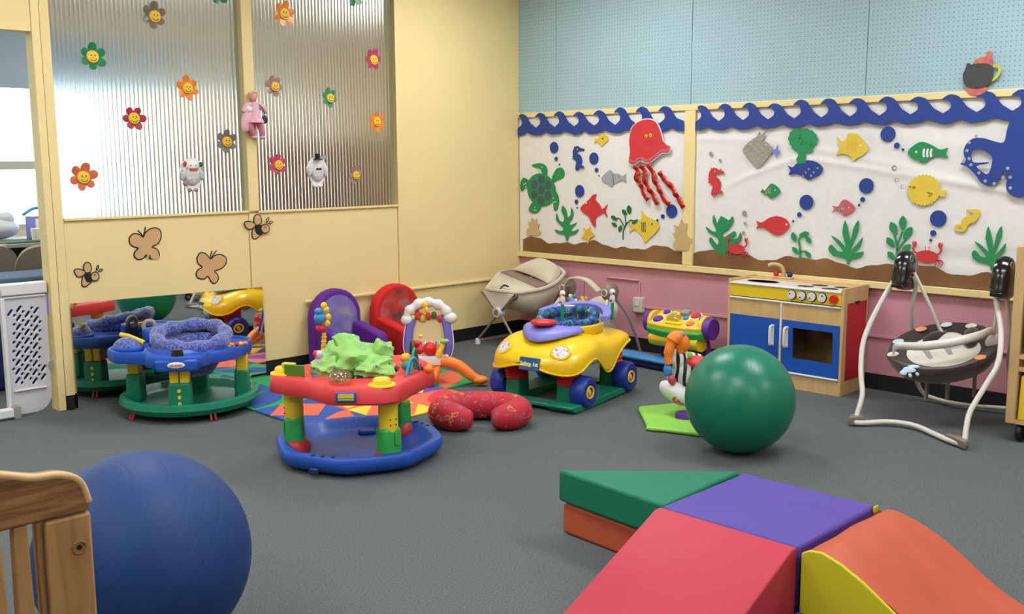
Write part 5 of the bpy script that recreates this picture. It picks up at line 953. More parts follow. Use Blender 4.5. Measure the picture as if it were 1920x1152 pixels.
for a in (-90, 2, 90, 178):
    R = RZ(math.radians(a+90)); p = Vector((.287*math.cos(math.radians(a)), .287*math.sin(math.radians(a)), 0))
    lg = G().box(p+Vector((0, 0, .137)), (.118, .085, .16), R, .94).build('leg', 'green', A, True, .012, 3)
    for dx in (-.026, .026): G().box(p+R @ Vector((dx, 0, .255)), (.046, .06, .10), R).build('leg_upper', 'yellow', lg, True, .006)
    for dz in (.105, .14, .175): G().cyl(p+R @ Vector((.0, -.045, dz)), p+R @ Vector((.0, -.030, dz)), .0095, .0105, 12).build('leg_button', 'yellow', lg)
ra = polar([(-90, .375), (-71, .37), (-60, .315), (-30, .315), (0, .325), (18, .35), (32, .36), (50, .34), (66, .315), (74, .365), (106, .365), (114, .32), (128, .33), (150, .37), (172, .405), (190, .415), (206, .395), (218, .34), (232, .31), (249, .37)], 120)
G().loft(ring(ra, [(.985, .303, False), (1.0, .315, False), (1.0, .355, False), (.985, .365, False), (.94, .364, False), (.92, .352, False), (.215, .352, True), (.200, .37, True), (.192, .36, True), (.192, .31, True), (.9, .31, False)]), False, True).build('tray', 'blue', A)
fl_ = G().prism([(-.105, .285), (.105, .285), (.11, .35), (-.11, .35)], 0, .06, ((0, -.315, 0), (1, 0, 0), (0, 0, 1), (0, -1, 0))).build('front_lobe', 'blue', A, True, .015, 3)
G().ell((0, -.378, .322), (.045, .006, .017), 24, 10).build('badge', 'paper_white', fl_)
for i in range(7): G().box((-.027+.009*i, -.3835, .322), (.005, .002, .009+.004*(i % 2)), RY(.2)).build('badge_letter', 'p_red', fl_, False)
fb = G().prism([(-.105, .285), (.105, .285), (.11, .35), (-.11, .35)], 0, .055, ((0, .31, 0), (1, 0, 0), (0, 0, 1), (0, 1, 0))).build('rear_lobe', 'blue', A, True, .015, 3); G().ell((0, .368, .322), (.045, .006, .017), 24, 10).build('badge', 'paper_white', fb)
# padded seat
N = 48; path = []; rr = []
for i in range(N):
    a = 2*PI*i/N; path.append(Vector((.02+.185*math.cos(a), .0+.165*math.sin(a), .405+.035*math.sin(a-.35)+.02*max(0, math.cos(a-.5))))); rr.append(.036+.006*math.sin(a*9))
seat = G().tube(path, rr, 12, True).build('seat_ring', 'plush_blue', A)
G().loft([[Vector((.02+q*.175*math.cos(2*PI*j/36), q*.155*math.sin(2*PI*j/36), z)) for j in range(36)] for q, z in ((1.0, .405), (.95, .36), (.9, .28), (.6, .2), (.05, .19))], False).build('seat_bag', 'plush_blue', A, True, solid=.004)
G().loft([[Vector((.02+q*.20*math.cos(2*PI*j/36), q*.185*math.sin(2*PI*j/36), z+.02*math.sin(2*PI*j/36-.35))) for j in range(36)] for q, z in ((1.0, .41), (1.04, .385), (1.03, .355))], False).build('seat_skirt', 'plush_blue', A, True, solid=.004)
G().box((.12, .155, .455), (.11, .03, .04), RZ(-.3)).build('headrest', 'grey_plastic', A, True, .014, 3)
# toys on the tray
G().ell((-.305, -.06, .36), (.078, .062, .065), 24, 12, None, 0).build('plush_dome', 'plush_blue', A)
G().torus((-.305, -.06, .362), .072, .012, 28, 8, None, 1.05, .85).build('dome_ring', 'blue', A)
lv = G().tube([(-.345, -.03, .435), (-.30, -.04, .428), (-.255, -.055, .412), (-.215, -.07, .392)], [.013, .011, .010, .013], 10).build('lever', 'yellow', A); G().cyl((-.29, -.045, .38), (-.29, -.045, .43), .012).build('lever_post', 'yellow', lv)
G().lathe([(.001, .40), (.026, .397), (.03, .38), (.032, .35)], 20, (0, -.325, 0)).build('dark_knob', 'black_gloss', A)
for i, m in enumerate(('orange', 'red', 'smile_yellow', 'orange')): G().ell((.25+.022*i, -.10+.012*i, .372), (.014, .012, .012), 12, 8).build('bead', m, A)
G().tube([(.235, -.11, .365), (.33, -.06, .372)], .004, 6).build('bead_rod', 'paper_white', A)
cs = G().lathe([(.001, .40), (.07, .40), (.085, .385), (.088, .352)], 28, (-.09, .225, 0), None, 1, .7).build('play_console', 'dark_blue', A); G().lathe([(.001, .416), (.02, .415), (.023, .40)], 18, (-.115, .215, 0)).build('console_button', 'smile_yellow', cs); G().lathe([(.001, .416), (.02, .415), (.023, .40)], 18, (-.06, .215, 0), None, 1.4, 1).build('console_button', 'red', cs)
G().box((-.23, .21, .39), (.09, .07, .08), RZ(.6)).build('phone_block', 'blue', A, True, .018, 3); G().torus((-.245, .235, .435), .03, .013, 22, 10, RX(PI/2) @ RY(.3)).build('spin_wheel', 'grey_plastic', A)
G().torus((.235, .02, .31), .02, .009, 16, 8, RX(PI/2)).build('tray_clip', 'grey_plastic', A)

B = thing('activity_saucer', 'red, yellow and blue baby activity saucer in the middle of the room', 'activity saucer', (-2.955, -1.85, 0), math.radians(-43.1))
la = lambda d, r, z: Vector((r*math.sin(math.radians(d)), -r*math.cos(math.radians(d)), z))
LEG = (-84, 33, 145)
oc = polar([(a, .392 if i % 2 else .375) for i, a in enumerate(range(0, 360, 22))], 96)
oc = [.392-.018*abs(math.sin(4*2*PI*j/96+.3)) for j in range(96)]
G().loft(ring(oc, [(.3, .012, True), (.90, .012, False), (.97, .03, False), (1.0, .055, False), (1.0, .082, False), (.985, .09, False), (.91, .092, False), (.87, .084, False), (.80, .055, False), (.70, .036, False), (.01, .032, True)]), True).build('base', 'blue', B)
for a0 in (-28, 118):
    for k in range(3): q = la(a0+k*8, .352, .093); G().lathe([(.001, .0), (.011, 0), (.012, -.002)], 14, q).build('base_hole', 'ink', B)
G().box(la(-24, .386, .03), (.045, .014, .03), RZ(math.radians(-24))).build('base_notch', 'dark_blue', B, True, .006); G().box(la(178, .24, .045), (.08, .06, .02), RZ(.3)).build('base_step', 'blue', B, True, .008)
for a in LEG:
    R = RZ(math.radians(a)); p = la(a, .295, 0)
    ft = G().lathe([(.02, .035), (.072, .037), (.07, .06), (.058, .085), (.05, .09)], 24, p).build('leg_foot', 'red', B)
    G().box(p+Vector((0, 0, .135)), (.098, .09, .135), R, .95).build('leg_sleeve', 'leaf_green', B, True, .02, 3)
    lg = G().lathe([(.043, .15), (.044, .30), (.052, .305), (.052, .335)], 24, p).build('leg', 'yellow', B)
    G().box(p+R @ Vector((.022, -.047, .15)), (.03, .006, .06), R).build('sleeve_latch', 'leaf_green', lg, True, .003)
    for dx in (-.012, .016):
        for dz in (.215, .24): G().cyl(p+R @ Vector((dx, -.040, dz)), p+R @ Vector((dx, -.045, dz)), .003, .003, 8).build('leg_hole', 'ink', lg)
pts = []
for i, a in enumerate(LEG):
    b = LEG[(i+1) % 3]+(360 if i == 2 else 0)
    pts = [(-104, .36), (-92, .405), (-76, .40), (-64, .35), (-38, .305), (-18, .35), (-8, .375), (22, .405), (34, .395), (96, .36), (108, .37), (140, .42), (156, .42), (170, .37), (215, .31), (235, .31)]
pol = [la(d, r, 0) for d, r in pts]
def dense(poly, n):
    out = []
    for i in range(len(poly)):
        for k in range(n): out.append(poly[i].lerp(poly[(i+1) % len(poly)], k/n))
    return out
dp = dense(pol, 4); m_ = len(dp)
def sec(k, z): return [Vector((q.x*k, q.y*k, z)) for q in dp]
circ = lambda r, z: [Vector((r*q.x/q.length, r*q.y/q.length, z)) for q in dp]
G().loft([sec(.98, .325), sec(1.0, .335), sec(.985, .392), sec(.96, .402), sec(.90, .402), circ(.215, .398), circ(.195, .405), circ(.185, .395), circ(.185, .34), sec(.93, .335)], False, True).build('tray', 'coral_red', B, True)
fr = la(-25, .298, 0)
pl = G().box((-.005, -.376, .365), (.09, .012, .046)).build('badge', 'blue', B, True, .006); G().box((-.005, -.383, .372), (.068, .004, .018)).build('badge_letters', 'smile_yellow', pl, False); G().box((-.005, -.383, .356), (.068, .004, .009)).build('badge_strip', 'lime', pl, False)
def hat(a, r): return G().lathe([(.001, .432), (.034, .432), (.040, .426), (.042, .408), (.060, .406), (.062, .400), (.05, .398)], 28, la(a, r, 0)).build('spin_knob', 'yellow', B)
hat(25, .335); hat(-84, .335)
R = RZ(math.radians(-50)); bk = G().box(la(-70, .29, .425), (.10, .012, .055), RZ(-.35)).build('toy_book', mat('book_green', (74, 130, 36), .5), B, True, .003); G().box(la(-78, .31, .43), (.06, .03, .05), RZ(-.35)).build('book_page', 'yellow', bk, True, .003)
dr = G().lathe([(.01, .395), (.048, .397), (.052, .41), (.052, .44), (.042, .455), (.01, .458)], 24, la(-9, .272, 0)).build('bead_drum', 'clear_plastic', B)
rnd = random.Random(3)
for i in range(8): G().ell(la(-9, .272, 0)+Vector((rnd.uniform(-.03, .03), rnd.uniform(-.03, .03), .405+rnd.uniform(0, .02))), .008, 8, 6).build('bead', rnd.choice(['p_gold', 'paper_white', 'petal_mauve', 'orange']), dr)
# crumpled cloth seat
lump((-.03, .03, .435), (.165, .15, .105), .10, 5, 60, 34, 1.9, crease=.13).build('cloth_seat', 'print_green', B, True); lump((.085, -.085, .42), (.11, .085, .062), .10, 8, 54, 30, 2.2, RZ(.6), crease=.15).build('cloth_fold', 'print_green', B, True); lump((-.13, -.05, .42), (.075, .085, .062), .08, 9, 48, 26, 2.0, crease=.13).build('cloth_fold', 'print_green', B, True); lump((-.05, .06, .515), (.075, .06, .055), .1, 12, 44, 24, 1.6, RY(.5), crease=.12).build('cloth_fold', 'print_green', B, True); lump((.11, .04, .47), (.06, .075, .065), .1, 14, 44, 24, 1.8, crease=.14).build('cloth_fold', 'print_green', B, True)
# toy flower stalk, bear, caterpillar
st = la(-140, .30, .40); yl = G().tube([st+Vector((0, 0, -.01)), st+Vector((.002, 0, .05)), st+Vector((.006, 0, .10)), st+Vector((.008, 0, .14))], [.016, .013, .011, .010], 12).build('toy_stalk', 'smile_yellow', B)
for j in range(6): G().torus(st+Vector((.002+.001*j, 0, .02+.02*j)), .0125, .0025, 14, 6).build('stalk_rib', 'smile_yellow', yl)
G().ell(st+Vector((-.005, -.005, .165)), (.026, .018, .02), 14, 8).build('stalk_bud', 'red', B); G().ell(st+Vector((-.008, -.01, .215)), (.03, .024, .03), 16, 10).build('toy_bird', 'sky', B); G().ell(st+Vector((-.012, -.016, .25)), (.02, .018, .018), 14, 8).build('toy_bird_head', 'sky', B)
for dx, dz in ((.025, .19), (.03, .22), (.022, .255), (.012, .275)): G().ell(st+Vector((dx, -.005, dz)), (.016, .012, .018), 12, 8).build('stalk_petal', 'smile_yellow', B)
q = la(-148, .235, .40); G().ell(q+Vector((0, 0, .05)), (.03, .026, .045), 16, 10).build('toy_bear_body', 'blue', B); h = G().ell(q+Vector((.012, -.012, .11)), (.03, .028, .028), 16, 10).build('toy_bear_head', 'blue', B)
for s in (-1, 1): G().ell(q+Vector((.012+s*.018, -.005, .138)), .011, 10, 8).build('ear', 'blue', h)
G().tube([q+Vector((.025, -.02, .065)), q+Vector((.07, -.02, .06))], .009, 8).build('toy_peg', 'smile_yellow', B)
q = la(-62, .185, .40); mat('pearl', (196, 188, 200), .3)
for z, r in ((.02, .024), (.06, .02), (.095, .021)): G().ell(q+Vector((-.0, 0, z)), r, 14, 10).build('caterpillar_ball', 'pearl', B)
G().lathe([(.001, .012), (.03, .01), (.034, 0)], 18, q).build('caterpillar_base', 'sky', B); G().ell(q+Vector((-.012, -.004, .10)), (.012, .018, .018), 10, 8).build('caterpillar_cap', 'red', B)
# bead arches on the right
for (a0, a1, hgt, m) in ((70, 108, .10, 'teal'), (96, 128, .12, 'dark_green'), (60, 88, .07, 'sky')):
    p0, p1 = la(a0, .27, .40), la(a1, .29, .40); mid = (p0+p1)/2+Vector((0, 0, hgt)); G().tube(smooth_loop([p0, p0.lerp(mid, .6)+Vector((0, 0, .02)), mid, p1.lerp(mid, .6)+Vector((0, 0, .02)), p1], 4, False), .007, 8).build('bead_arch', m, B)
for a, r, z, m, sz in ((92, .30, .415, 'red', .022), (104, .27, .42, 'smile_yellow', .016), (80, .24, .43, 'teal', .03), (118, .31, .47, 'red', .03), (116, .30, .505, 'coral_red', .02), (112, .31, .54, 'smile_yellow', .012), (86, .33, .41, 'orange', .024), (98, .335, .41, 'orange', .02), (124, .26, .43, 'smile_yellow', .03)):
    G().ell(la(a, r, z), (sz, sz*.9, sz*.8), 14, 8).build('arch_bead', m, B)

# ================================================================ activity gym with a white arch
t = thing('activity_gym', 'baby activity gym with orange legs and white scalloped arch', 'activity gym', (-1.75, -.93, .0135), math.radians(-42))
G().tube(smooth_loop([(.03, -.03, .14), (.09, -.06, .14), (.18, -.08, .115), (.26, -.09, .05), (.31, -.10, .024)], 5, False), [.034]*16+[.03]*5, 12).build('leg', 'orange', t); G().ell((.315, -.10, .026), (.05, .042, .026), 16, 8).build('leg_foot', 'orange', t)
G().tube(smooth_loop([(-.03, -.03, .14), (-.10, -.06, .13), (-.18, -.09, .09), (-.25, -.10, .03)], 5, False), .03, 12).build('leg', 'orange', t); G().ell((-.26, -.10, .026), (.05, .042, .026), 16, 8).build('leg_foot', 'orange', t)
G().tube(smooth_loop([(.06, -.02, .15), (.05, -.07, .09), (.03, -.13, .05), (.0, -.17, .031)], 5, False), .028, 12).build('leg', 'orange', t)
G().loft([[Vector((x*q, -.03+y*q-.0, z)) for x, y in [(.13*math.cos(2*PI*j/24), .075*math.sin(2*PI*j/24)) for j in range(24)]] for q, z in ((.6, .10), (.95, .12), (1.0, .16), (.9, .175), (.05, .165))]).build('toy_tray', 'white_plastic', t)
for s in (-1, 1):
    pth = smooth_loop([(s*.10, -.02, .13), (s*.125, .01, .22), (s*.115, .045, .33), (s*.095, .07, .40)], 5, False); secs = []
    for i, q in enumerate(pth): secs.append([q+Vector((a*.024, b*.03, 0)) for a, b in ((-1, -1), (1, -1), (1, 1), (-1, 1))])
    G().loft(secs).build('side_arm', 'lavender_deep' if 'lavender_deep' in MATS else mat('lavender_deep', (92, 82, 168), .5), t, True, .008)
    G().tube([q+Vector((s*.026, 0, 0)) for q in pth], .006, 8).build('arm_edge', 'white_plastic', t)
mat('gym_panel', (206, 182, 132), .5); G().loft([[Vector((x, y+d, z)) for x, y, z in ((-w_, y0, z0), (w_, y0, z0), (w_*.86, y1, z1), (-w_*.86, y1, z1))] for d in (-.004, .004) for w_, y0, z0, y1, z1 in ((.105, -.005, .17, .065, .40),)]).build('back_panel', 'gym_panel', t, False)
ap = smooth_loop([(-.135, .06, .37), (-.115, .065, .43), (-.05, .075, .475), (.02, .075, .48), (.09, .065, .45), (.135, .06, .385)], 5, False)
G().tube(ap, [.03+.006*math.sin(i*1.5) for i in range(len(ap))], 12).build('arch', 'white_plastic', t); G().ell((-.13, .055, .375), (.04, .035, .034), 14, 10).build('arch_end', 'white_plastic', t); G().ell((.135, .055, .385), (.045, .038, .036), 14, 10).build('arch_end', 'white_plastic', t)
for x, z, m in ((-.095, .385, 'p_olive'), (-.06, .40, 'p_red'), (-.035, .385, 'p_olive'), (.0, .40, 'p_red'), (.035, .405, 'dark_green'), (.07, .385, 'p_red')): G().ell((x, .045, z), (.017, .012, .024), 12, 8).build('arch_pendant', m, t)
G().ell((-.02, .04, .47), (.02, .014, .022), 12, 8).build('arch_star', 'smile_yellow', t); G().ell((-.01, .035, .44), (.013, .012, .02), 10, 8).build('arch_star_tail', 'smile_yellow', t)
G().ell((.01, -.07, .215), (.042, .038, .042), 18, 12).build('red_apple', 'bright_red', t); gf = G().tube(smooth_loop([(.06, -.08, .17), (.075, -.08, .21), (.09, -.075, .245)], 4, False), [.022]*4+[.018]*5, 10).build('toy_giraffe', 'smile_yellow', t); G().ell((.10, -.08, .265), (.03, .02, .014), 12, 8).build('giraffe_head', 'lime', gf)
for i in range(9): G().torus((-.085+.022*i, -.03, .245-.012*math.sin(PI*i/8)), .017, .004, 14, 6, RY(PI/2)).build('spiral_ring', 'paper_white' if i % 2 else 'petal_pink', t)
G().lathe([(.001, .03), (.02, .028), (.028, 0)], 18, (-.09, -.06, .17)).build('bell', 'coral_red', t)

# ================================================================ red nursing pillow
bp = thing('nursing_pillow', 'red printed horseshoe-shaped nursing pillow on the carpet', 'pillow', (-2.195, -1.865, 0), -PI/4)
pth = smooth_loop([(-.03, -.135, .058), (-.09, -.125, .064), (-.165, -.085, .07), (-.195, .0, .074), (-.13, .085, .076), (0, .115, .076), (.13, .085, .076), (.20, .0, .074), (.175, -.08, .07), (.115, -.115, .064), (.06, -.12, .058)], 5, False)
n = len(pth); rad = [.02+.052*min(1, (min(i, n-1-i)/(n*.16)))**.45 for i in range(n)]; rad = [r*(1.05-.0*abs(i-n/2)/n) for i, r in enumerate(rad)]
g = G().tube(pth, rad, 18); g.v = [(v[0], v[1], max(.001, v[2])) for v in g.v]; g.build('cushion', 'print_red', bp, True, sub=1)
G().tube([q+Vector((0, 0, -.004))+Vector((q.x, q.y, 0)).normalized()*r*.98 for q, r in zip(pth[3:-3], rad[3:-3])], .004, 6).build('piping', 'red', bp)
G().box((-.245, .0, .05), (.02, .03, .003), RY(.4)).build('care_tag', 'paper_white', bp, False)

# ================================================================ tan infant sleeper near the corner
sl = thing('infant_sleeper', 'tan fabric infant sleeper on crossed metal legs in the corner', 'infant sleeper', (-.35, -.38, 0))
for x in (-.275, .275):
    for s in (-1, 1): G().tube([(x, s*.215, .03), (x*.93, 0, .26)], .0095, 8).build('leg', 'taupe_metal', sl); G().lathe([(.02, 0), (.021, .02), (.016, .042), (.004, .045)], 16, (x, s*.215, 0)).build('foot', 'white_plastic', sl)
for s in (-1, 1): G().tube([(-.27, s*.215, .022), (.27, s*.215, .022)], .007, 8).build('floor_bar', 'taupe_metal', sl)
for x in (-.26, .26):
    hb = G().cyl((x-.03, 0, .26), (x+.03, 0, .26), .036, .036, 24).build('hub', 'white_plastic', sl); G().cyl((x-.033, 0, .26), (x-.029, 0, .26), .023, .023, 20).build('hub_cap', 'brown_fabric', hb)
X = [-.22, -.14, -.05, .05, .14, .22, .265]; RZm = [.415, .418, .425, .44, .465, .50, .52]; BT = [.33, .25, .20, .20, .24, .33, .43]; HW = [.165, .19, .205, .21, .205, .19, .165]
def TZ(x, y, w):
    f = min(1, max(0, (x+.22)/.16)); f = f*f*(3-2*f); g_ = min(1, max(0, (x-.03)/.2)); return .085*f*(1-.6*g_)*(1+max(-1, min(1, y/w)))/2
secs = []
for x, z, b, w in zip(X, RZm, BT, HW):
    secs.append([Vector((x, w*math.cos(PI+PI*j/16), z+(b-z)*math.sin(PI*j/16)**.7+TZ(x, w*math.cos(PI+PI*j/16), w))) for j in range(17)])
vs = [v for s in secs for v in s]; fs = [(i*17+j, i*17+j+1, (i+1)*17+j+1, (i+1)*17+j) for i in range(len(X)-1) for j in range(16)]
G().add(vs, fs).build('basket', 'tan_fabric', sl, True, solid=.008)
rim = [Vector((x, -w, z)) for x, z, w in zip(X, RZm, HW)]+[Vector((.285, -.08, .54)), Vector((.29, 0, .555)), Vector((.285, .08, .54))]+[Vector((x, w, z)) for x, z, w in reversed(list(zip(X, RZm, HW)))]+[Vector((-.262, .09, .42)), Vector((-.268, 0, .418)), Vector((-.262, -.09, .42))]
rim = [v+Vector((0, 0, TZ(v.x, v.y, .2))) for v in rim]
G().tube(smooth_loop(rim, 3), .016, 8, True).build('rim', 'tan_fabric', sl)
G().loft([[Vector((x, w*math.cos(PI*j/12), z+h*math.sin(PI*j/12)+TZ(x, w*math.cos(PI*j/12), w))) for j in range(13)] for x, w, z, h in ((.28, .12, .525, .045), (.22, .16, .51, .085), (.13, .185, .475, .07), (.06, .195, .45, .02))], False).build('head_pad', 'tan_fabric', sl, True, solid=.01)
G().loft([[Vector((x, w*math.cos(PI*j/12), z-.03*math.sin(PI*j/12)+TZ(x, w*math.cos(PI*j/12), w))) for j in range(13)] for x, w, z in ((-.06, .185, .438), (.0, .19, .446), (.09, .19, .465))], False).build('inner_pad', 'brown_fabric', sl, True, solid=.008); G().loft([[Vector((x, w*math.cos(PI*j/12), z-dp_*math.sin(PI*j/12)+TZ(x, w*math.cos(PI*j/12), w))) for j in range(13)] for x, w, z, dp_ in ((-.215, .15, .405, .06), (-.13, .175, .42, .05), (-.055, .185, .437, .03))], False).build('foot_pad', 'tan_fabric', sl, True, solid=.008)
pt = G().ell((.02, .02, .475), (.055, .05, .014), 16, 8, RX(.2)).build('bear_patch', 'tan_fabric', sl)
for s in (-1, 1): G().ell((.065, .02+s*.035, .485), (.016, .014, .01), 10, 6).build('patch_ear', 'tan_fabric', pt)
G().prism([(-.165, .405), (.165, .405), (.04, .285), (-.04, .285)], -.006, .006, ((-.268, 0, 0), (0, 1, 0), (0, 0, 1), (-1, 0, 0))).build('end_panel', 'white_fabric', sl, True, .003)
for s in (-1, 1): G().tube([(-.262, s*.185, .40), (-.262, s*.035, .275)], .008, 8).build('end_strut', 'taupe_metal', sl)
G().box((-.19, -.02, .43), (.03, .05, .012), RZ(.4)).build('buckle', 'white_plastic', sl, True, .004); G().tube(smooth_loop([(-.2, .05, .42), (-.18, .03, .45), (-.17, -.01, .44)], 4, False), .005, 6).build('strap', 'ink', sl)

# ================================================================ tan baby swing behind the yellow car
s2 = thing('baby_swing', 'tan baby swing with hanging toys behind the yellow car', 'baby swing', (-.33, -1.0, 0), -PI/2)
for s in (-1, 1):
    h = G().ell((s*.195, 0, .455), (.055, .07, .07), 22, 14).build('motor_housing', 'taupe_metal', s2); G().torus((s*.195, -.062, .455), .022, .006, 18, 8, RX(PI/2)).build('housing_dial', 'tan_fabric', h)
    G().tube(smooth_loop([(s*.20, -.03, .42), (s*.24, -.12, .30), (s*.265, -.22, .14), (s*.27, -.28, .014)], 5, False), .0125, 10).build('leg', 'cream_plastic', s2); G().tube(smooth_loop([(s*.20, .03, .42), (s*.245, .12, .30), (s*.265, .20, .14), (s*.27, .25, .014)], 5, False), .0105, 10).build('leg', 'grey_plastic', s2)
G().tube([(-.27, -.28, .014), (.27, -.28, .014)], .0115, 8).build('floor_bar', 'cream_plastic', s2)
ah = smooth_loop([(-.155, -.06, .47), (-.10, -.08, .53), (-.02, -.09, .545), (.07, -.085, .53), (.15, -.06, .46)], 5, False); secs = []
for q in ah: secs.append([q+Vector((0, a*.028, b*.008)) for a, b in ((-1, -1), (1, -1), (1, 1), (-1, 1))])
G().loft(secs).build('toy_bar', 'tan_fabric', s2, True, .004)
for x, zz, ms in ((-.075, .40, ('grey_plastic', 'paper_white', 'sky')), (.035, .395, ('p_gold', 'smile_yellow', 'p_beige'))):
    G().tube([(x, -.085, .53), (x, -.085, zz)], .0025, 6).build('toy_string', 'brown_fabric', s2); b = G().ell((x, -.085, zz-.02), (.03, .024, .03), 14, 10).build('hanging_toy', ms[0], s2)
    for kk in range(6): a = kk*PI/3; G().ell((x+.034*math.cos(a), -.09, zz-.02+.034*math.sin(a)), (.016, .01, .016), 10, 6).build('toy_petal', ms[1+kk % 2], b)
Rb = RX(-.5)
G().lathe([(.001, -.07), (.13, -.06), (.19, .0), (.20, .035), (.18, .03), (.13, -.03), (.001, -.04)], 32, (.02, .02, .20), Rb, .85, 1.05).build('seat', 'tan_fabric', s2); G().ell((.02, .12, .30), (.15, .04, .10), 20, 10, RX(-.3)).build('seat_back', 'white_fabric', s2); G().ell((.12, -.04, .26), (.03, .02, .02), 12, 8).build('seat_buckle', 'sky', s2)
for s in (-1, 1): G().tube(smooth_loop([(s*.165, 0, .44), (s*.16, .02, .33), (s*.14, .05, .22)], 4, False), .009, 8).build('hanger_arm', 'cream_plastic', s2)

# ================================================================ yellow car walker
car = thing('car_walker', 'yellow car-shaped baby walker with blue wheels on green rockers', 'car walker', (-1.40, -1.735, 0), math.radians(191))
BD = [(.425, .05, .25, .262), (.415, .14, .225, .285), (.385, .215, .208, .315), (.34, .262, .207, .335), (.28, .288, .225, .352), (.22, .298, .262, .372), (.15, .298, .272, .392), (.08, .292, .232, .402), (.02, .288, .182, .405), (-.03, .288, .170, .405), (-.08, .286, .195, .398), (-.14, .288, .258, .388), (-.22, .29, .302, .384), (-.30, .272, .308, .372), (-.36, .225, .304, .352), (-.40, .15, .30, .33), (-.415, .05, .302, .315)]
secs = []; ncs = 29
for x, w, zr, zt in BD:
    row = []
    for j in range(ncs):
        th = PI*j/(ncs-1); c = math.cos(th); s_ = math.sin(th); y = w*(abs(c)**.75)*(1 if c > 0 else -1); z = zr+(zt-zr)*s_**.55
        z += .012*math.exp(-((abs(y)-.2)/.07)**2)*math.exp(-((x-.24)/.12)**2)
        row.append(Vector((x, y, z)))
    secs.append(row)
vs = [v for r in secs for v in r]; fs = [(i*ncs+j, i*ncs+j+1, (i+1)*ncs+j+1, (i+1)*ncs+j) for i in range(len(BD)-1) for j in range(ncs-1)]
G().add(vs, fs).build('body', 'car_yellow', car, True, sub=1, solid=.006)
G().tube(smooth_loop([r[0] for r in secs]+[r[-1] for r in reversed(secs)], 2), .0065, 8, True).build('body_lip', 'car_yellow', car)
ts = [-1+2*i/16 for i in range(17)]; nn = 17
ws = [(.165-.075*t_*t_, .155*t_, .434-.004*t_*t_) for t_ in ts]; low = [(.318-.205*abs(t_)**2, .20*t_, .368+.040*abs(t_)**1.6) for t_ in ts]; mid = [((a_[0]+b_[0])/2+.012, (a_[1]+b_[1])/2, (a_[2]+b_[2])/2+.006) for a_, b_ in zip(ws, low)]
G().add(ws+mid+low+[(.03, -.15, .432), (.03, .15, .432)], [(i, i+1, nn+i+1, nn+i) for i in range(nn-1)]+[(nn+i, nn+i+1, 2*nn+i+1, 2*nn+i) for i in range(nn-1)]+[tuple(list(range(nn))+[3*nn+1, 3*nn])]).build('windscreen', 'lavender', car, True, solid=.012)
G().loft([[Vector((-.03+q*.20*math.cos(2*PI*j/36), q*.19*math.sin(2*PI*j/36), z)) for j in range(36)] for q, z in ((1.08, .38), (1.04, .425), (.98, .43))], False).build('seat_well', 'car_yellow', car, True, solid=.006)
path = [Vector((-.03+.165*math.cos(2*PI*i/40), .155*math.sin(2*PI*i/40), .448+.012*math.sin(6*PI*i/40)-.028*math.cos(2*PI*i/40))) for i in range(40)]
G().tube(path, [.03+.005*math.sin(i*1.9) for i in range(40)], 10, True).build('seat_ring', 'camo', car)
G().loft([[Vector((-.03+q*.15*math.cos(2*PI*j/32), q*.14*math.sin(2*PI*j/32), z)) for j in range(32)] for q, z in ((1.0, .46), (.92, .40), (.7, .30), (.05, .27))], False).build('seat_bag', 'camo', car, True, solid=.004)
stw = G().torus((.175, -.03, .452), .062, .013, 28, 10, RY(-.04), 1, 1).build('steering_wheel', 'red', car); G().lathe([(.001, .008), (.05, .006), (.055, -.006)], 24, (.175, -.03, .452), RY(-.04)).build('wheel_hub', 'coral_red', stw); G().cyl((.165, -.03, .40), (.172, -.03, .45), .018).build('steering_column', 'lavender', stw)
bk = []
for i in range(17):
    a = PI*(.55+.9*i/16); bk.append([Vector((-.06+.215*math.cos(a)*k, .21*math.sin(a)*k, .425+.05*max(0, -math.cos(a))+dz)) for k, dz in ((.92, 0), (1.16, .015), (1.16, .045), (.92, .04))])
G().loft(bk).build('back_tray', 'lavender', car, True, .006)
G().box((-.12, -.06, .51), (.03, .10, .006), RZ(.3)).build('seat_tag', 'paper_white', car, False)
G().torus((.11, .10, .44), .022, .008, 18, 8, RY(PI/2)).build('toy_ring', 'teal', car)
mat('checker', (228, 226, 222), .5)
for (x, y, zt) in ((-.03, -.03, .60), (-.24, .185, .61)):
    stk = G().tube([(x, y, .43), (x, y, .54)], .010, 10).build('toy_stalk', 'teal', car); G().ell((x, y, .555), (.016, .018, .03), 14, 8).build('toy_figure', 'checker', stk); G().ell((x, y, .595), (.018, .018, .018), 14, 8).build('toy_head', 'checker', stk)
    for k in range(5): G().ell((x+.015*math.cos(k*2.4), y+.016*math.sin(k*2.4), .545+.014*k), .006, 8, 6).build('toy_spot', 'ink' if y > 0 else 'red', stk)
pt = G().box((.422, .035, .262), (.012, .130, .072), RY(-.22) ).build('name_plate', mat('plate_blue', (38, 96, 146), .45), car, True, .004); pt2 = link('plate_lettering', text_mesh('Safety 1st', .030, .003), mat('plate_cream', (250, 240, 190), .5), pt, False)
pt2.matrix_basis = Matrix.Translation((.4285, .035, .2625)) @ (RY(-.22) @ Matrix(((0, 0, 1), (1, 0, 0), (0, 1, 0)))).to_4x4()
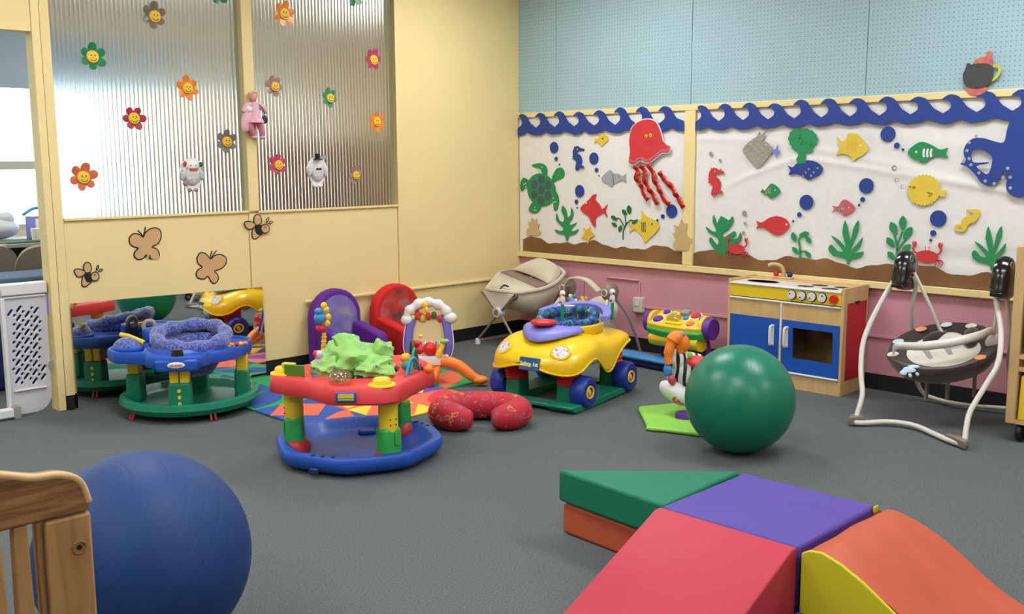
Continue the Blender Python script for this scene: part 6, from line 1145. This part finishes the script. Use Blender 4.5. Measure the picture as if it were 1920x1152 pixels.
for y, x, z, rz in ((-.175, .352, .322, -.5), (.185, .345, .326, .5)):
    R = RZ(rz) @ RY(.85); hl = G().lathe([(.001, .006), (.045, .006), (.050, .0), (.05, -.03)], 24, (x, y, z), R, 1, 1.15).build('headlight', 'car_yellow', car); MATS.setdefault('sticker', None) or MATS.__setitem__('sticker', ramp_mat('sticker', [(0, (120, 150, 200)), (.40, (228, 226, 230)), (.56, (206, 130, 120)), (.60, (230, 228, 232)), (.70, (90, 80, 150))], 45, constant=True, detail=1)); G().lathe([(.001, .0075), (.038, .0075), (.039, .004)], 24, (x, y, z), R, 1, 1.15).build('sticker', 'sticker', hl)
for x, y in ((.235, -.175), (.235, .175), (-.25, -.175), (-.25, .175)):
    z0, z1 = .13, (.262 if x > 0 else .33); k = 9; prof = [(.02, z0)]
    for i in range(k): zz = z0+(z1-z0)*i/k; prof += [(.064, zz), (.070, zz+(z1-z0)/k*.5)]
    prof += [(.064, z1), (.02, z1)]; G().lathe(prof, 28, (x, y, 0)).build('bellows', 'bright_red' if False else 'red', car)
    ps = G().box((x, y*.98, .088), (.115, .10, .12), None, .92).build('post', 'green', car, True, .01)
    wy = y+(.092 if y > 0 else -.092)
    wh = G().lathe([(.03, -.045), (.075, -.045), (.088, -.03), (.09, 0), (.088, .03), (.075, .045), (.05, .046), (.045, .036), (.01, .036)], 36, (x, wy, .10), RX(-PI/2 if y > 0 else PI/2)).build('wheel', 'deep_blue', car)
    e = .037 if y > 0 else -.037
    hb = G().torus((x, wy+e*1.15, .10), .032, .006, 24, 8, RX(PI/2), 1.15, 1).build('wheel_ring', 'smile_yellow', wh); G().ell((x, wy+e, .10), (.016, .010, .024), 14, 8, RY(.5)).build('wheel_spoke', 'smile_yellow', wh)
rk = [(.37, .004), (.40, .03), (.40, .045), (-.36, .045), (-.36, .03), (-.30, .012), (0.05, .002), (.30, .0015)]
for s in (-1, 1): G().prism(rk, -.085, .085, ((0, s*.21, 0), (1, 0, 0), (0, 0, 1), (0, -1, 0))).build('rocker', 'green', car, True, .008)
G().box((.33, 0, .032), (.10, .26, .024)).build('front_bar', 'green', car, True, .006); G().box((-.30, 0, .032), (.10, .26, .024)).build('rear_bar', 'green', car, True, .006)

# ================================================================ activity table beside the toy kitchen
pt = thing('activity_table', 'purple and yellow musical activity table beside the toy kitchen', 'activity table', (-.34, -1.80, 0), -PI/2)
tl = RX(.42)
def pp(x, y, z): return Vector((x, 0, .285))+tl @ Vector((x*0, y, z))
secs = []
for x, k in ((-.22, .75), (-.20, .95), (-.1, 1.08), (0, 1.12), (.1, 1.08), (.20, .95), (.22, .75)): secs.append([pp(x, .105*k*a, .028*b) for a, b in ((-1, -1), (1, -1), (1, 1), (-1, 1))])
G().loft(secs).build('panel_base', 'leaf_green', pt, True, .01)
secs = []
for x, k in ((-.215, .7), (-.19, .9), (-.1, 1.0), (0, 1.03), (.1, 1.0), (.19, .9), (.215, .7)): secs.append([pp(x, .10*k*a, .03+.026*b) for a, b in ((-1, -.6), (1, -.6), (.9, 1), (-.9, 1))])
G().loft(secs).build('panel_top', 'yellow', pt, True, .008)
for s in (-1, 1): rl = G().tube([pp(s*.20, 0, .01)+Vector((s*.0, 0, 0)), pp(s*.255, 0, .01)], [.075, .068], 24).build('end_roll', 'purple', pt); G().tube([pp(s*.185, 0, .012), pp(s*.212, 0, .012)], .079, 24).build('roll_ring', 'smile_yellow', rl)
for x, y, m, r in ((-.13, .055, 'purple', .026), (-.07, .055, 'p_olive', .024), (.10, .055, 'red', .034), (.165, .03, 'sky', .026), (.05, .01, 'sky', .02), (-.14, -.035, 'purple', .036), (.12, -.045, 'orange', .03)):
    b = G().lathe([(.001, .014), (r*.85, .012), (r, .004), (r*1.02, -.004)], 18, pp(x, y, .058), tl).build('button', m, pt); G().lathe([(r*1.02, .004), (r*1.2, .003), (r*1.22, -.004)], 18, pp(x, y, .056), tl).build('button_rim', 'paper_white', b)
G().box(pp(.02, .06, .07), (.06, .05, .03), tl).build('screen_block', 'grey_plastic', pt, True, .006); G().box(pp(-.03, -.01, .068), (.09, .05, .03), tl).build('clear_roller', 'clear_plastic', pt, True, .008); G().box(pp(.0, -.06, .06), (.12, .025, .02), tl).build('front_bar', 'yellow', pt, True, .006)
G().loft([[Vector((x*1.0, -.03+.07*math.cos(2*PI*j/16), .20+.055*math.sin(2*PI*j/16))) for j in range(16)] for x in (-.19, -.1, 0, .1, .19)]).build('body', 'yellow', pt, True)
for s in (-1, 1): G().tube(smooth_loop([(s*.17, .02, .24), (s*.175, .05, .14), (s*.17, .08, .02)], 4, False), .026, 12).build('leg', 'purple', pt)
G().box((-.16, -.08, .062), (.62, .15, .022), RZ(-.05)).build('foot_board', 'sky', pt, True, .008); G().box((-.16, -.08, .028), (.52, .10, .045), RZ(-.05)).build('foot_base', 'dark_blue', pt, True, .008); G().ell((.20, -.13, .045), (.05, .045, .045), 16, 10).build('wheel_cover', 'purple', pt)

# ================================================================ zebra rider toy and its green base
zb = thing('zebra_rider', 'zebra ride-on toy with orange mane on a lime green base', 'ride-on toy', (-1.30, -2.545, 0), -PI/4)
MATS['zebra'] = ramp_mat('zebra', [(0, (22, 20, 22)), (.42, (224, 220, 214))], 9, kind='wave', constant=True, distort=3.0, detail=1, rough=.45)
plate = [(-.265, .13), (-.25, .10), (-.29, -.20), (-.30, -.225), (-.265, -.245), (-.10, -.255), (.09, -.25), (.20, -.16), (.24, .0), (.20, .15), (.05, .22), (-.12, .20)]
wv = lambda x, y: Vector((x+1.30, y+2.545))
ci, si = math.cos(PI/4), math.sin(PI/4)
def l2(x, y): v = wv(x, y); return (v.x*ci-v.y*si, v.x*si+v.y*ci)
pl = [l2(-1.385, -2.275), l2(-1.42, -2.30), l2(-1.655, -2.535), l2(-1.70, -2.565), l2(-1.69, -2.60), l2(-1.66, -2.66), l2(-1.60, -2.85), l2(-1.38, -2.87), l2(-1.10, -2.75), l2(-1.06, -2.55), l2(-1.10, -2.41), l2(-1.35, -2.29)]
G().prism(pl, .002, .024).build('base', 'lime', zb, True, .01, 3)
cl = l2(-1.41, -2.60); G().lathe([(.001, .05), (.05, .048), (.055, .02)], 24, (cl[0], cl[1], 0)).build('pivot', 'purple', zb)
G().tube([(.06, .02, .03), (.06, .02, .13)], .035, 16).build('stem', 'purple', zb)
lump((.0, .02, .24), (.12, .09, .11), .06, 3).build('body', 'zebra', zb, True); lump((-.06, -.02, .13), (.11, .085, .055), .05, 4, R=RY(.5)).build('rocker_belly', 'paper_white', zb, True)
for k in range(4): G().torus((-.085+.032*k, -.098+.004*k, .115-.008*k), .014, .005, 16, 6, RX(PI/2)).build('belly_letter', 'p_red', zb)
lump((-.075, .0, .32), (.05, .06, .08), .06, 6, R=RY(-.4)).build('neck', 'zebra', zb, True)
G().tube(smooth_loop([(-.06, -.02, .36), (-.065, -.03, .42), (-.085, -.04, .435), (-.11, -.05, .40), (-.125, -.06, .34), (-.12, -.065, .30)], 5, False), [.034]*8+[.038]*6+[.026]*6+[.02]*6, 12).build('mane', 'orange', zb); G().ell((-.05, -.02, .40), (.045, .04, .055), 16, 10).build('crest', 'orange', zb)
G().ell((-.125, -.06, .265), (.024, .022, .035), 14, 10).build('bridle', 'sky', zb); G().ell((-.105, -.075, .215), (.022, .02, .028), 14, 8, RY(-.4)).build('nose', 'petal_pink', zb); G().ell((-.06, -.03, .452), (.03, .028, .02), 12, 8).build('top_knot', 'grey_plastic', zb)
G().ell((.04, -.03, .30), (.07, .08, .035), 18, 10, RY(.2)).build('saddle', 'coral_red', zb); G().ell((-.01, -.06, .345), (.014, .014, .02), 10, 8).build('handle', 'lime', zb)
for a, b in ((-.02, -.075), (.015, -.085)): G().box((a, b, .175), (.02, .006, .05), RY(.3)).build('stripe', 'ink', zb, True, .003)
